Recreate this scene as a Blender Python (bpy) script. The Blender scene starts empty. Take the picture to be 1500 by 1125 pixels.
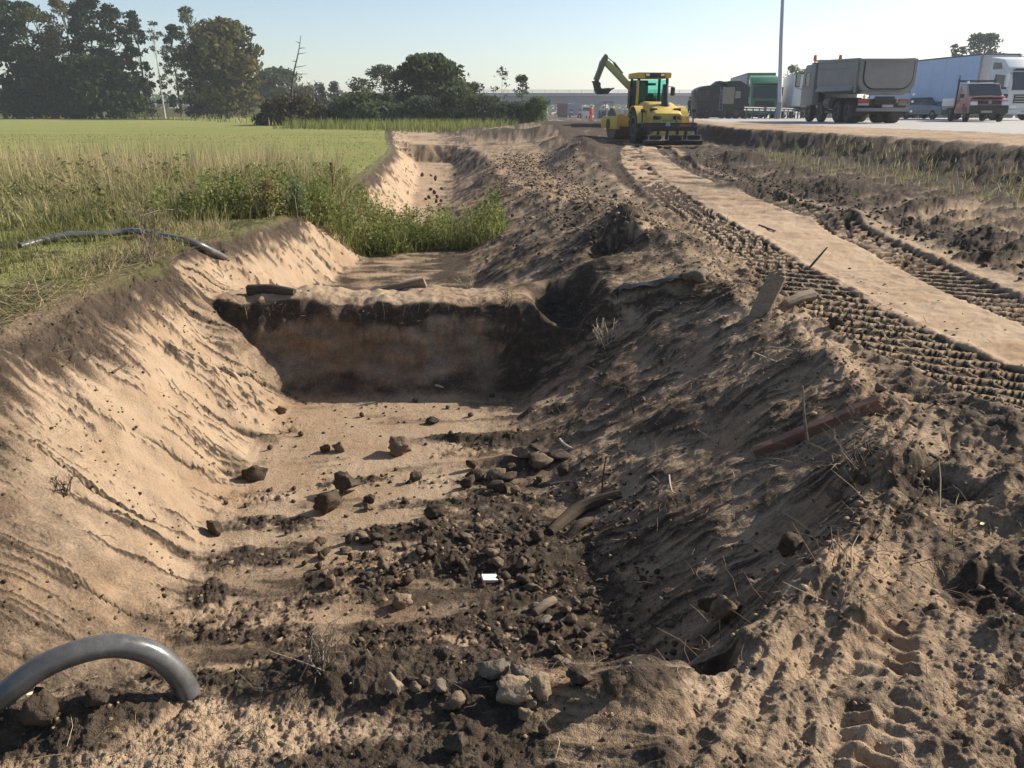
import bpy, bmesh, math, random
import numpy as np
from mathutils import Vector, Matrix, Euler

sc = bpy.context.scene
COL = sc.collection

# ------------------------------------------------------------------ camera, light, exposure
FPX, HOR, CZ = 1177.0, 160.0, 1.3
PITCH = math.atan((562.5 - HOR) / FPX)
CP, SP = math.cos(PITCH), math.sin(PITCH)
cam_d = bpy.data.cameras.new('camera')
cam = bpy.data.objects.new('camera', cam_d)
COL.objects.link(cam)
cam.location = (0, 0, CZ)
cam.rotation_euler = (math.pi / 2 - PITCH, 0, 0)
cam_d.sensor_fit = 'HORIZONTAL'
cam_d.sensor_width = 36.0
cam_d.lens = 36.0 * FPX / 1500.0
cam_d.clip_start = 0.05
cam_d.clip_end = 6000
sc.camera = cam

SUN_AZ, SUN_EL = math.radians(66), math.radians(32)      # azimuth clockwise from +Y
world = bpy.data.worlds.new('World')
sc.world = world
world.use_nodes = True
wt = world.node_tree
wt.nodes.clear()
wo = wt.nodes.new('ShaderNodeOutputWorld')
wb = wt.nodes.new('ShaderNodeBackground')
ws = wt.nodes.new('ShaderNodeTexSky')
ws.sky_type = 'NISHITA'
ws.sun_disc = False
ws.sun_elevation = SUN_EL
ws.sun_rotation = SUN_AZ
ws.altitude = 50
ws.air_density = 0.9
ws.dust_density = 0.9
ws.ozone_density = 0.8
wb.inputs['Strength'].default_value = 0.095
wt.links.new(ws.outputs[0], wb.inputs['Color'])
wt.links.new(wb.outputs[0], wo.inputs['Surface'])

sun_d = bpy.data.lights.new('sun', 'SUN')
sun = bpy.data.objects.new('sun', sun_d)
COL.objects.link(sun)
sun_d.energy = 5.0
sun_d.angle = math.radians(0.5)
sun_d.color = (1.0, 0.93, 0.82)
sdir = Vector((math.sin(SUN_AZ) * math.cos(SUN_EL), math.cos(SUN_AZ) * math.cos(SUN_EL), math.sin(SUN_EL)))
sun.rotation_euler = sdir.to_track_quat('Z', 'Y').to_euler()
sun.location = (30, 20, 30)

sc.view_settings.view_transform = 'Standard'
sc.view_settings.look = 'None'
sc.view_settings.gamma = 1
sc.view_settings.exposure = 0.68
sc.view_settings.use_curve_mapping = False
sc.render.engine = 'CYCLES'
sc.cycles.use_denoising = True
sc.cycles.denoiser = 'OPENIMAGEDENOISE'
sc.cycles.max_bounces = 6
sc.cycles.diffuse_bounces = 3
sc.cycles.transparent_max_bounces = 8
sc.cycles.volume_bounces = 1

# ------------------------------------------------------------------ measuring the photograph
def unproj(px, py, z):
    """ground point (x, y) seen at a photo pixel for a ground height z"""
    d = CZ - z
    a = PITCH + math.atan((py - 562.5) / FPX)
    y = d / math.tan(a)
    return (px - 750) / FPX * (y * CP + d * SP), y

def at_dist(px, py, y):
    """x and z of a point seen at a pixel when it stands y metres ahead"""
    a = PITCH + math.atan((py - 562.5) / FPX)
    z = CZ - y * math.tan(a)
    return (px - 750) / FPX * (y * CP + (CZ - z) * SP), z

# ------------------------------------------------------------------ numpy noise
_rs = np.random.RandomState(7)
_ang = _rs.rand(256) * 2 * np.pi
_GX, _GY = np.cos(_ang).astype(np.float32), np.sin(_ang).astype(np.float32)

def _hash(ix, iy, seed):
    h = (ix.astype(np.int64) * 374761393 + iy.astype(np.int64) * 668265263 + seed * 1442695041) & 0xffffffff
    h = ((h ^ (h >> 13)) * 1274126177) & 0xffffffff
    return h ^ (h >> 16)

def gn(x, y, seed=0):
    fx, fy = np.floor(x), np.floor(y)
    ix, iy = fx.astype(np.int64), fy.astype(np.int64)
    tx, ty = (x - fx).astype(np.float32), (y - fy).astype(np.float32)
    ux = tx * tx * tx * (tx * (tx * 6 - 15) + 10)
    uy = ty * ty * ty * (ty * (ty * 6 - 15) + 10)
    def g(dx, dy):
        k = _hash(ix + dx, iy + dy, seed) & 255
        return _GX[k] * (tx - dx) + _GY[k] * (ty - dy)
    a = g(0, 0); b = g(1, 0); c = g(0, 1); d = g(1, 1)
    return ((a + (b - a) * ux) * (1 - uy) + (c + (d - c) * ux) * uy) * 1.5

def fbm(x, y, octv=4, seed=0, gain=0.5, lac=2.03):
    t = 0; amp = 1.0; n = 0
    for k in range(octv):
        t = t + amp * gn(x, y, seed + k * 17)
        n += amp; amp *= gain; x = x * lac + 3.1; y = y * lac + 1.7
    return t / n

def clods(x, y, seed=0, dens=0.75):
    """height (0..1) of round crumbs scattered one per unit cell"""
    fx, fy = np.floor(x), np.floor(y)
    ix, iy = fx.astype(np.int64), fy.astype(np.int64)
    out = np.zeros(x.shape, np.float32)
    for dx in (-1, 0, 1):
        for dy in (-1, 0, 1):
            h = _hash(ix + dx, iy + dy, seed)
            px = fx + dx + (h & 255) / 255.0
            py = fy + dy + ((h >> 8) & 255) / 255.0
            r = 0.25 + 0.55 * ((h >> 16) & 255) / 255.0
            ok = ((h >> 24) & 255) / 255.0 < dens
            q = 1 - ((x - px) ** 2 + (y - py) ** 2) / (r * r)
            out = np.maximum(out, np.where(ok & (q > 0), np.sqrt(np.maximum(q, 0)) * r, 0))
    return out

def ss(a, b, x):
    t = np.clip((x - a) / (b - a), 0, 1)
    return t * t * (3 - 2 * t)

# ------------------------------------------------------------------ the ground's shape
# break lines of the excavation, running away from the camera: (distance, x, z)
Z = -1.3
LINES = [
    [(-3, -40, 0), (12, -60, 0), (60, -120, 0), (150, -400, 0), (900, -1500, 0)],
    # top of the left bank
    [(-3, -3.0, -.05), (1.5, -2.9, -.15), (3.5, -3.15, -.06), (5, -3.25, -.02), (7.7, -3.3, -.02), (9.1, -3.15, -.02), (10.4, -2.95, -.05),
     (13, -2.85, -.05), (17.5, -3.15, 0), (24, -3.7, 0), (30, -4.35, 0), (38, -5.6, 0), (60, -9, 0), (900, -300, 0)],
    # foot of the left bank
    [(-3, -1.6, -.25), (1.95, -1.7, -.28), (2.1, -1.7, -.5), (2.9, -1.85, Z), (4.45, -1.95, Z), (5.4, -2.05, Z), (6.5, -2.1, Z), (7.05, -2.1, Z + .02), (7.22, -2.1, Z + .12), (7.36, -2.3, Z + .30), (7.46, -2.82, -.60), (7.52, -2.98, -.45), (7.62, -3.02, -.40),
     (8.05, -2.75, -.42), (8.6, -2.4, -.82), (13, -2.25, -.82), (18.5, -2.35, -.9), (25, -2.9, -.9), (31, -3.5, -.9), (36, -4.2, -.9), (36.6, -4.3, -.12), (39, -4.7, -.15), (45, -5.5, -.3), (46, -5.6, -.05), (60, -8, 0), (900, -290, 0)],
    # foot of the right bank
    [(-3, -.2, -.25), (1.95, .1, -.28), (2.1, .15, -.5), (2.9, .5, Z+.1), (3.4, .55, Z+.1), (4, .48, Z+.1), (4.8, .38, Z+.1), (5.7, .25, Z+.08), (6.9, .05, Z+.05), (7.05, -.03, Z + .04), (7.22, -.05, Z + .13), (7.36, -.1, Z + .32), (7.46, -.1, -.62), (7.52, -.1, -.48), (7.62, -.1, -.44),
     (8.05, -.3, -.44), (8.6, -.5, -.82), (13, -.75, -.82), (18.5, -1.45, -.9), (25, -1.75, -.9), (31, -2.2, -.9), (36, -2.6, -.9), (36.6, -2.65, -.2), (39, -2.9, -.2), (45, -3.4, -.3), (46, -3.5, -.1), (60, -5, 0), (900, -280, 0)],
    # crest of the right bank
    [(-3, .1, -.26), (1.8, .32, -.26), (2.3, .78, -.3), (2.7, 1.2, -.3), (3.4, 1.78, -.3), (4.4, 2.08, -.3), (6.1, 2.2, -.25), (7.4, 2.02, -.18), (8.5, 1.55, -.02), (10, 1.45, .06), (11.8, 1.35, .02), (13.7, .95, -.12),
     (18.5, .05, -.32), (25, -.5, -.3), (34.5, -1.5, -.3), (40, -2.2, -.2), (60, -4, 0), (900, -270, 0)],
    # inner edge of the bench
    [(-3, .6, -.26), (1.8, .9, -.32), (2.6, 1.5, -.33), (4.1, 2.28, -.32), (6.1, 2.34, -.28), (8.5, 2.26, -.22), (12, 2.25, -.2), (18.5, 1.3, -.3), (22, .95, -.32), (25, .8, -.3), (30, 1.2, -.2), (45, .5, -.1), (60, 0, 0), (900, -200, 0)],
    # the same edge, past the heap that begins beyond the bench
    [(-3, .7, -.26), (1.8, 1.0, -.32), (2.6, 1.6, -.33), (4.1, 2.32, -.32), (6.1, 2.38, -.28), (8.5, 2.30, -.22), (12, 2.30, -.2), (18.5, 2.2, -.05), (22, 1.9, .1), (25, 1.7, .2), (30, 2.0, .1), (38, 2.2, .15), (48, 2, .2), (60, 2, 0), (900, -190, 0)],
    # foot of the road embankment
    [(-3, 5.0, -.25), (7, 5.0, -.22), (9.9, 5.1, -.2), (14.7, 5.15, -.2), (20, 5.05, -.18), (26, 5.4, -.14), (31, 6.6, -.14), (36, 8.0, -.1), (45, 8, .1), (60, 10, .2), (100, 12, -.1), (900, -150, -3)],
    # edge of the sand shoulder
    [(-3, 9.6, .62), (16, 9.9, .62), (21, 9.9, .62), (25.7, 9.2, .62), (30, 8.6, .61), (34, 8.8, .6), (38, 9.2, .6), (42, 9.4, .6), (60, 12, .6), (100, 14, .3), (280, 30, -1.6), (900, 60, -3)],
    # edge of the paving
    [(-3, 14, .66), (23, 14.0, .66), (29, 13.2, .66), (36.8, 12.3, .66), (42.7, 10.4, .66), (60, 12.6, .64), (100, 16, .32), (280, 34, -1.6), (900, 80, -3)],
    [(-3, 200, .66), (60, 400, .66), (100, 500, .4), (280, 700, -1.6), (900, 2000, -3)],
]
LT = [np.array(l, float) for l in LINES]
NQ = len(LINES)

# (px, py, guessed z, radius x, radius y, height): heaps and hollows read off the photograph
def _b(px, py, z, rx, ry, h, soil=0.0):
    x, y = unproj(px, py, z)
    return (x, y, rx, ry, h, soil)
BUMPS = [  # hollows get a dark soil tone that paints in their shade
    _b(770, 1025, -.25, .20, .10, .05, -.1), _b(890, 1030, -.25, .11, .12, .07, .5), _b(270, 1085, -.28, .22, .13, .015, -.5),
    _b(60, 1060, -.28, .22, .12, .05, .5), _b(480, 1010, -.3, .25, .10, .04, .4),
    _b(985, 985, -.4, .17, .13, -.16, .6), _b(1360, 690, -.25, .24, .22, -.12, .4), _b(1445, 840, -.25, .16, .16, -.09, .3),
    _b(1240, 800, -.2, .22, .2, .07, -.2), _b(1470, 720, -.25, .2, .25, .10, 0), _b(1160, 800, -.3, .10, .07, .07, .4),
    _b(1300, 640, -.2, .18, .25, .07, 0), _b(1200, 500, -.2, .3, .35, .10, -.1), _b(1130, 600, -.5, .3, .5, .05, 0),
    _b(920, 320, .05, .42, .6, .17, .3), _b(990, 350, 0, .35, .5, .12, .2), _b(850, 340, 0, .35, .5, .10, .3), (1.15, 9.0, .34, .30, -.36, .8),
    (.50, 7.75, .34, .36, -.30, .9), (.95, 8.2, .3, .25, .10, .4), _b(770, 350, -.3, .4, .6, .08, .3),
    _b(740, 655, Z, .42, .10, .05, .5), _b(765, 700, Z, .36, .12, .08, .6), _b(640, 660, Z, .3, .04, .05, .5), _b(720, 830, Z, .5, .12, .05, .6), _b(600, 800, Z, .4, .12, .04, .5),
    _b(350, 690, Z, .14, .16, .08, .5), _b(400, 640, Z, .12, .06, .06, .5),
    _b(1220, 260, .1, .9, 1.2, .18, .4), _b(1080, 225, .1, .7, 1.5, .25, .5), _b(1330, 290, .05, 1.0, 1.0, .12, -.2), _b(1090, 270, -.1, .4, .6, .16, .5), _b(1450, 350, -.15, .5, .5, .14, .4),
    _b(1250, 325, -.2, .5, .6, .13, .4), _b(1010, 235, -.1, .35, 1.2, .16, .4),
]
BUMPS += [(1.3, 41, 2.2, 2.5, .55, .4), (-.6, 44, 1.6, 2, .5, .4), (3.6, 46, 2.0, 2, .35, .4), (5.5, 50, 3, 3, .5, .4), (2.5, 56, 4, 3, .5, .3), (-2.0, 50, 1.8, 2.5, .4, .4),
          (2.2, 24.5, .5, .8, .3, .3), (2.45, 28, .6, .9, .35, .3), (1.7, 33, .8, 1.2, .3, .3), (-1.2, 29, .4, 1.2, .12, .2), (-.6, 22, .35, 1.0, .14, .2), (-.2, 17.2, .4, .6, .14, .5)]

TRK = np.array([(1, 6.5), (3.5, 3.75), (4.2, 3.2), (4.6, 2.98), (5.4, 2.80), (6.3, 2.73), (8.3, 2.68), (10.2, 2.76), (13.5, 2.75), (17, 2.88), (21.4, 3.15), (26, 3.7), (30, 4.3), (36, 5.4)])
TRK2 = np.array([(1, 4.15), (6.3, 4.17), (7.6, 4.15), (9.9, 4.36), (12.6, 4.58), (17, 4.6), (21, 4.55), (26, 5.0), (30, 5.5), (36, 6.3)])

def cross(x, y):
    """height of the excavation and the zone coordinate q, before any roughness"""
    xs = [np.interp(y, t[:, 0], t[:, 1]) for t in LT]
    zs = [np.interp(y, t[:, 0], t[:, 2]) for t in LT]
    z = np.array(zs[0], float) * np.ones_like(x); q = np.zeros_like(x)
    for k in range(NQ - 1):
        t = np.clip((x - xs[k]) / np.maximum(xs[k + 1] - xs[k], 1e-3), 0, 1)
        m = x > xs[k]
        tz = np.where(t < .72, t * .42, .3024 + (t - .72) * 2.4914) if k == 7 else t
        z = np.where(m, zs[k] + (zs[k + 1] - zs[k]) * tz, z)
        q = np.where(m, k + t, q)
    return z, q

def band(q, a, b, s=0.25):
    return ss(a - s, a + s, q) * (1 - ss(b - s, b + s, q))

def terrain(x, y):
    """height, soil (0 sand .. 1 humus, painted shade included), zone, track mask for arrays of ground points"""
    x = np.asarray(x, float); y = np.asarray(y, float)
    near = 1 - ss(35, 60, y)
    wx = x + near * (.10 * gn(x * .9, y * .9, 1) + .05 * gn(x * 2.7, y * 2.7, 2) + .022 * gn(x * 8, y * 8, 3))
    wy = y + near * (.14 * gn(x * .8 + 9, y * .8, 4) + .05 * gn(x * 3 + 5, y * 3, 5) + .025 * gn(x * 9, y * 9, 6))
    z = 0; q = 0
    for o, w in ((-.09, .25), (0, .5), (.09, .25)):
        zz, qq = cross(wx + o, wy)
        z = z + w * zz; q = q + w * qq
    field = 1 - ss(.98, 1.02, q)
    lb = band(q, 1, 2, .12); fl = band(q, 2, 3, .12); rb = band(q, 3, 4, .12)
    bm = band(q, 4, 5, .2); hp = band(q, 5, 6, .1); be = band(q, 6, 7, .12); sl = band(q, 7, 8, .1); sh = band(q, 8, 9, .04); rd = ss(8.98, 9.0, q)
    soil = np.zeros_like(x)
    # heaps and hollows
    for (cx, cy, rx, ry, h, so) in BUMPS:
        dx = (wx - cx) / rx; dy = (wy - cy) / ry
        d2 = dx * dx + dy * dy
        g = np.where(d2 < 9, np.exp(-d2 * 1.1), 0)
        if h < 0: g = ss(.12, .75, g) * .9 + g * .1
        z = z + h * g; soil = soil + so * g
    fb = fbm(x * 1.6, y * 1.6, 4, 11)
    f2 = fbm(x * 6, y * 6, 4, 21)
    f3 = fbm(x * 20, y * 20, 4, 31, .62)
    # scrape marks: down the slope, slightly away from the camera on the left bank
    ca, sa = math.cos(.33), math.sin(.33)
    u, v = x * ca + y * sa, -x * sa + y * ca
    st1 = fbm(u * .9, v * 9, 3, 41)
    st2 = fbm(u * 1.6, v * 38, 3, 51)
    lng = np.abs(fbm(u * .30, v * 2.6, 2, 55) + .02 * f2)
    crack = (1 - ss(.008, .035, lng)) * ss(-.12, .12, fbm(u * 1.1, v * 3, 2, 56))
    yw = y + .10 * gn(x * 1.6, y * 1.3, 62) + .05 * gn(x * 4, y * 3, 63)
    sr1 = fbm(x * 1.5, yw * 9, 3, 61)
    sr2 = fbm(x * 4.0, yw * 40 + x * 4, 3, 71) * (.5 + 1.6 * ss(-.15, .3, fbm(x * 2, y * 2, 2, 72)))
    sf1 = fbm(x * 5, y * 1.2, 3, 81)
    crumbs = clods(x * 11 + 1.5 * f2, y * 11 + 1.5 * f3, 91)
    crumb2 = clods(x * 22 + 1.2 * f2, y * 22 + 1.2 * f3, 95)
    crumb3 = clods(x * 48, y * 48, 97)
    tl = np.clip(q - 1, 0, 1)                     # down the left bank
    fade = 1 - ss(20, 45, y)
    # ---- left bank
    z = z + lb * (.014 * st1 + .006 * st2 + .05 * fb + .010 * f2 + .005 * f3 - .03 * crack + .02 * crack * crumb2)
    topsoil = 1 - ss(.12, .42, tl + .26 * st1 + .2 * fb)
    humus_l = ss(.10, .30, .8 * st1 + .7 * st2 + .3 * f2 + .25 * fb - .02) * .9
    nearl = (1 - ss(2.7, 5.0, y + 1.5 * fb + .8 * f2 - .9 * (1 - tl)))  # dark soil, deepened to paint in shade on the near bank
    sl_l = np.clip(np.maximum(np.maximum(topsoil * .85, humus_l * .8), crack * .95), 0, 1)
    sl_l = np.clip(np.maximum(sl_l, nearl * (.58 + .6 * f2 + .35 * fb)), 0, 1)
    z = z + lb * ss(.5, .9, sl_l) * (.035 * crumbs + .018 * crumb2)
    soil = soil + lb * sl_l
    # ---- trench floor
    heap = ss(.05, .35, fbm(x * 1.3 + 4, y * 2.6, 3, 101) + .28 * ss(2.45, 2.9, q) + .35 * (1 - ss(4.2, 5.6, y)) - .10) * (1 - ss(5.8, 7, y) * .7) * ss(2.5, 3.2, y)
    sl_f = np.clip(.30 * ss(0, .4, fbm(x * 1.2, y * 5, 3, 111)) + .55 * heap * ss(-.35, .25, f2 + .35 * f3 + .1) + .08 + .30 * (1 - ss(3.6, 5.6, y + 1.2 * fb)) - .42 * ss(.02, .22, fbm(x * .8 + 7, y * 4.2, 3, 113)) * (1 - ss(2.6, 2.9, q)) + .22 * ss(2.5, 2.95, q) + .2 * ss(.05, .3, f3), 0, 1)
    z = z + fl * (.006 * sf1 + .012 * fb + heap * (.022 * crumbs * ss(0, .3, f2 + .1) + .018 * crumb2 + .01 * crumb3) + .004 * f3)
    soil = soil + fl * sl_f
    # plug wall, seen as steep ground between the foot lines
    wall = band(q, 1.5, 3.3, .3) * ss(7.0, 7.2, wy) * (1 - ss(7.52, 7.58, wy))
    ptop = fl * ss(7.48, 7.56, wy) * (1 - ss(8.0, 8.4, wy))
    z = z + ptop * (.085 * fbm(x * 1.7, y * 1.2, 3, 122) + .035 * fbm(x * 6, y * 5, 3, 123))
    rel = (z + 1.28) / .85 + .16 * fbm(x * 1.5, z * 2, 3, 121) + .10 * fbm(x * 7, z * 6, 3, 124)
    soil = soil * (1 - wall) + wall * np.clip(.40 + .5 * ss(.72, .86, rel) + .25 * (1 - ss(.08, .26, rel)) + .35 * fbm(x * 3, z * 9, 3, 125), 0, 1)  # soil strata, plus a darker base tone painting in the face's shade
    soil = soil - ptop * .30 + fl * ss(8.2, 8.6, y) * (1 - ss(13, 16, y)) * (.42 + .9 * fbm(x * 2, y * 3.5, 3, 126))
    # ---- right bank
    rough = .55 + .6 * ss(-.2, .4, fb)
    z = z + rb * fade * (rough * (.034 * sr1 + .015 * sr2) + .05 * fb + .016 * f2 + .006 * f3 + .006 * crumb2 * ss(0, .3, f2))
    soil = soil + rb * np.clip(.46 + .5 * sr1 + .45 * sr2 + .4 * fb + .3 * f2 + .2 * f3, .05, 1)
    # ---- crest and the churned strip beside the ruts
    fg = 1 - ss(2.2, 3.2, y)
    z = z + (bm + .5 * hp) * fade * (.06 * fb + .034 * f2 + .016 * f3 + .012 * np.abs(f3) + .012 * crumbs * ss(.1, .4, fb) + .006 * crumb2 * ss(.05, .3, f2) + .004 * crumb3)
    soil = soil + (bm + hp) * np.clip(.38 + .5 * fb + .45 * f2 + .25 * f3, 0, 1)
    z = z + fg * (fl + lb * .6) * (.035 * fb + .024 * f2 + .018 * f3 + .008 * crumb2 * ss(0, .3, f2) + .006 * crumb3)
    soil = soil + fg * (fl + .3 * lb) * np.clip(.28 + .5 * fb + .5 * f2 + .3 * f3, 0, 1)
    # ---- bench with the wheel ruts
    c1 = x - np.interp(y, TRK[:, 0], TRK[:, 1]); c2 = x - np.interp(y, TRK2[:, 0], TRK2[:, 1])
    c1 = c1 + .03 * gn(x * .7, y * .7, 131); c2 = c2 + .06 * gn(x * .8, y * .8, 132)
    trk_on = ss(1.2, 2.2, y) * (1 - ss(31, 34, y))
    c1 = c1 + .02 * f2
    t1 = ss(-.335, -.29, c1) * (1 - ss(.29, .335, c1)) * trk_on
    c2 = c2 + .05 * f2 + .06 * fb
    t2 = ss(-.30, -.24, c2) * (1 - ss(.24, .30, c2)) * trk_on
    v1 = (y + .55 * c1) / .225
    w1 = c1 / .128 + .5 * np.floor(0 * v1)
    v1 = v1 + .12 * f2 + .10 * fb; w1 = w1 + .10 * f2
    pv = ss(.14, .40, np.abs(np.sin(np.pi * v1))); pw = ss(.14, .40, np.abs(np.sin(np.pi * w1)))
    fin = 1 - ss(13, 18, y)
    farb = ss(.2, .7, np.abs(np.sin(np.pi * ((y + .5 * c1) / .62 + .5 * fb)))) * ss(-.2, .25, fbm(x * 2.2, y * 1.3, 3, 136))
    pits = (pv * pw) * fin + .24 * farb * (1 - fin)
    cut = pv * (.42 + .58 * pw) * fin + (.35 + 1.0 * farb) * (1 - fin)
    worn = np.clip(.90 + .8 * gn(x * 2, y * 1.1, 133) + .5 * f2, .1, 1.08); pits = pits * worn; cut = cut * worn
    bars = ss(.2, .7, np.abs(np.sin(np.pi * (y / .18 + c2 * 2.2 + .3 * f2)))) * np.clip(.85 + .6 * gn(x * 3, y * 1.2, 134), .25, 1.1) * (.4 + .6 * ss(.1, .6, np.abs(np.sin(np.pi * c2 / .15))))
    z = z - t1 * (-.008 + .046 * cut) - t2 * (.010 + .06 * bars)
    rip = ss(-.75, -.62, c1) * (1 - ss(-.36, -.3, c1)) * trk_on
    z = z + rip * (.022 * np.sin(2 * np.pi * (y / .13 + c1 * 1.6 + .6 * fb)) * (.6 + .8 * gn(x * 2, y * 1.3, 135)) - .03)
    z = z + trk_on * .035 * (np.exp(-((c1 + .37) / .06) ** 2) + .5 * np.exp(-((c1 - .36) / .05) ** 2) + .8 * np.exp(-((c2 - .32) / .09) ** 2)) * (.8 + f2)
    c1m = c1 + (.07 * gn(x * 2.2, y * 1.2, 191) + .05 * f2) * ss(0, .2, c1)
    mid = ss(.30, .38, c1m) * (1 - ss(-.32, -.24, c2)) * trk_on
    mid = mid * (1 - ss(10.5, 14.5, y) * ss(-.25, .2, fbm(x * 1.2, y * 1.1, 3, 192)))
    left_of = 1 - ss(-.65, -.3, c1); right_of = ss(.55, .75, c2 + .35 * fb) 
    z = z + (be + .4 * bm) * fade * (mid * (.024 * fb + .016 * f2 + .005 * f3 + .006 * st1) + (1 - mid) * (1 - t1) * (1 - t2) * (.035 * fb + .022 * f2 + .007 * f3) + right_of * (.12 * fb + .06 * f2 + .02 * f3 + .05 * crumbs * ss(-.1, .3, f2)))
    z = z + be * left_of * fade * (.05 * fb + .03 * f2 + .015 * f3 + .015 * crumbs * ss(0, .3, f2) + .008 * crumb2)
    sb = .05 + .10 * ss(0, .3, f2) + ss(10.5, 14.5, y) * (.28 + .7 * fbm(x * .9, y * 2.2, 3, 193)) + .18 * ss(.1, .3, fbm(x * 3, y * 7, 3, 194)) + t1 * (-.25 + 1.45 * ss(.03, .30, pits)) + t2 * (.12 + .95 * bars) + rip * .35 + left_of * (.38 + .4 * fb + .3 * f2) + right_of * (.55 + .6 * fb + .3 * f2)  # soil tone in rut pits and far cross bands paints in their shadow
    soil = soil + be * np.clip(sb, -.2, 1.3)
    # ---- embankment up to the road
    se = fbm((x * .8 + y * .6) * .7, (y * .8 - x * .6) * 2.6, 4, 141)
    ts = np.clip(q - 7, 0, 1)
    z = z + sl * fade * (.17 * se + .05 * fb + .05 * f2 + .035 * crumbs * (1 - ss(.1, .5, ts)) + .02 * crumb2)
    soil = soil + sl * np.clip(.74 + .9 * se + .3 * f2 - .35 * band(ts, .15, .5, .12) * (1 - ss(9, 16, y)) + .3 * ss(.55, .75, ts), .03, 1)
    z = z + sh * (.04 * fb + .012 * f2) * fade
    soil = soil + sh * np.clip(.10 + .35 * ss(.15, .35, fbm(x * .4, y * 2.2, 3, 151)), 0, 1)
    # ---- a tyre's lug marks in the foreground
    lx, ly = unproj(1300, 1005, -.25)
    ux, uy = x - lx, y - ly
    al, ac = ux * .42 + uy * .91, ux * .91 - uy * .42
    lug = np.exp(-(al / .42) ** 4) * np.exp(-(ac / .095) ** 4) * (.35 + 1.3 * ss(-.2, .3, fbm(x * 5, y * 5, 2, 171)))
    z = z + lug * (.020 * np.sin(2 * np.pi * (al / .078 + 3 * ac * ac / .1 + 2.2 * ac) + 2.5 * f2) - .022)
    soil = soil - lug * .15
    # far ground dies away into plain relief
    z = z + field * near * (.03 * gn(x * .5, y * .5, 161) + .015 * f2 * (1 - ss(8, 14, y)))
    # drag marks and old ruts in the churned ground on the right
    du, dv = x * .55 + y * .84, x * .84 - y * .55
    drag = fbm(du * .9, dv * 7, 3, 181)
    z = z + (bm + .6 * hp + .5 * be * left_of) * (1 - ss(5, 8, y)) * (.055 * drag + .03 * fbm(du * 2.5, dv * 16, 2, 182))
    return z, np.clip(soil, -.1, 1.3), q, mid

def gz(x, y):
    return float(terrain(np.array([x]), np.array([y]))[0][0])

def on_ground(px, py, z=None):
    """ground point seen at a photo pixel, found by walking the ray to the built surface"""
    a = PITCH + math.atan((py - 562.5) / FPX)
    ys = np.concatenate([np.linspace(1.2, 12, 900), np.linspace(12.02, 70, 1200)])
    zr = CZ - ys * math.tan(a)
    xr = (px - 750) / FPX * (ys * CP + (CZ - zr) * SP)
    h = terrain(xr, ys)[0]
    k = np.argmax(h >= zr)
    return float(xr[k]), float(ys[k]), float(h[k])

# ------------------------------------------------------------------ materials
class NT:
    def __init__(s, name):
        s.m = bpy.data.materials.new(name); s.m.use_nodes = True
        s.t = s.m.node_tree; s.t.nodes.clear()
        s.out = s.n('ShaderNodeOutputMaterial')
    def n(s, kind, **kw):
        nd = s.t.nodes.new(kind)
        for k, v in kw.items():
            if k in nd.inputs: nd.inputs[k].default_value = v
            else: setattr(nd, k, v)
        return nd
    def l(s, a, b): s.t.links.new(a, b)
    def noise(s, vec, scale, detail=4, rough=.6):
        nd = s.n('ShaderNodeTexNoise'); nd.inputs['Scale'].default_value = scale
        nd.inputs['Detail'].default_value = detail; nd.inputs['Roughness'].default_value = rough
        if vec is not None: s.l(vec, nd.inputs['Vector'])
        return nd.outputs['Fac']
    def mapped(s, vec, scale, rot=(0, 0, 0)):
        nd = s.n('ShaderNodeMapping'); nd.inputs['Scale'].default_value = scale; nd.inputs['Rotation'].default_value = rot
        s.l(vec, nd.inputs['Vector']); return nd.outputs[0]
    def ramp(s, fac, stops):
        nd = s.n('ShaderNodeValToRGB'); e = nd.color_ramp.elements
        while len(e) < len(stops): e.new(.5)
        for k, (p, c) in enumerate(stops):
            e[k].position = p; e[k].color = (*c, 1) if len(c) == 3 else c
        s.l(fac, nd.inputs[0]); return nd.outputs[0]
    def math(s, op, a, b=None, c=None):
        nd = s.n('ShaderNodeMath', operation=op)
        for k, v in enumerate((a, b, c)):
            if v is None: continue
            if isinstance(v, (int, float)): nd.inputs[k].default_value = v
            else: s.l(v, nd.inputs[k])
        return nd.outputs[0]
    def mix(s, fac, a, b, mode='MIX'):
        nd = s.n('ShaderNodeMix', data_type='RGBA', blend_type=mode)
        for k, v in ((0, fac), (6, a), (7, b)):
            if isinstance(v, (int, float)): nd.inputs[k].default_value = v
            elif isinstance(v, tuple): nd.inputs[k].default_value = (*v, 1)
            else: s.l(v, nd.inputs[k])
        return nd.outputs[2]
    def bump(s, h, strength=.5, dist=.01):
        nd = s.n('ShaderNodeBump'); nd.inputs['Strength'].default_value = strength; nd.inputs['Distance'].default_value = dist
        s.l(h, nd.inputs['Height']); return nd.outputs[0]
    def bsdf(s, color, rough=.8, metal=0, normal=None, **kw):
        b = s.n('ShaderNodeBsdfPrincipled')
        for k, v in (('Base Color', color), ('Roughness', rough), ('Metallic', metal)):
            if isinstance(v, (int, float)): b.inputs[k].default_value = v
            elif isinstance(v, tuple): b.inputs[k].default_value = (*v, 1)
            else: s.l(v, b.inputs[k])
        for k, v in kw.items(): b.inputs[k.replace('_', ' ')].default_value = v
        if normal is not None: s.l(normal, b.inputs['Normal'])
        s.l(b.outputs[0], s.out.inputs['Surface'])
        return b
    def pos(s): return s.n('ShaderNodeNewGeometry').outputs['Position']
    def obj(s): return s.n('ShaderNodeTexCoord').outputs['Object']
    def attr(s, name):
        return s.n('ShaderNodeAttribute', attribute_name=name).outputs['Fac']

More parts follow.
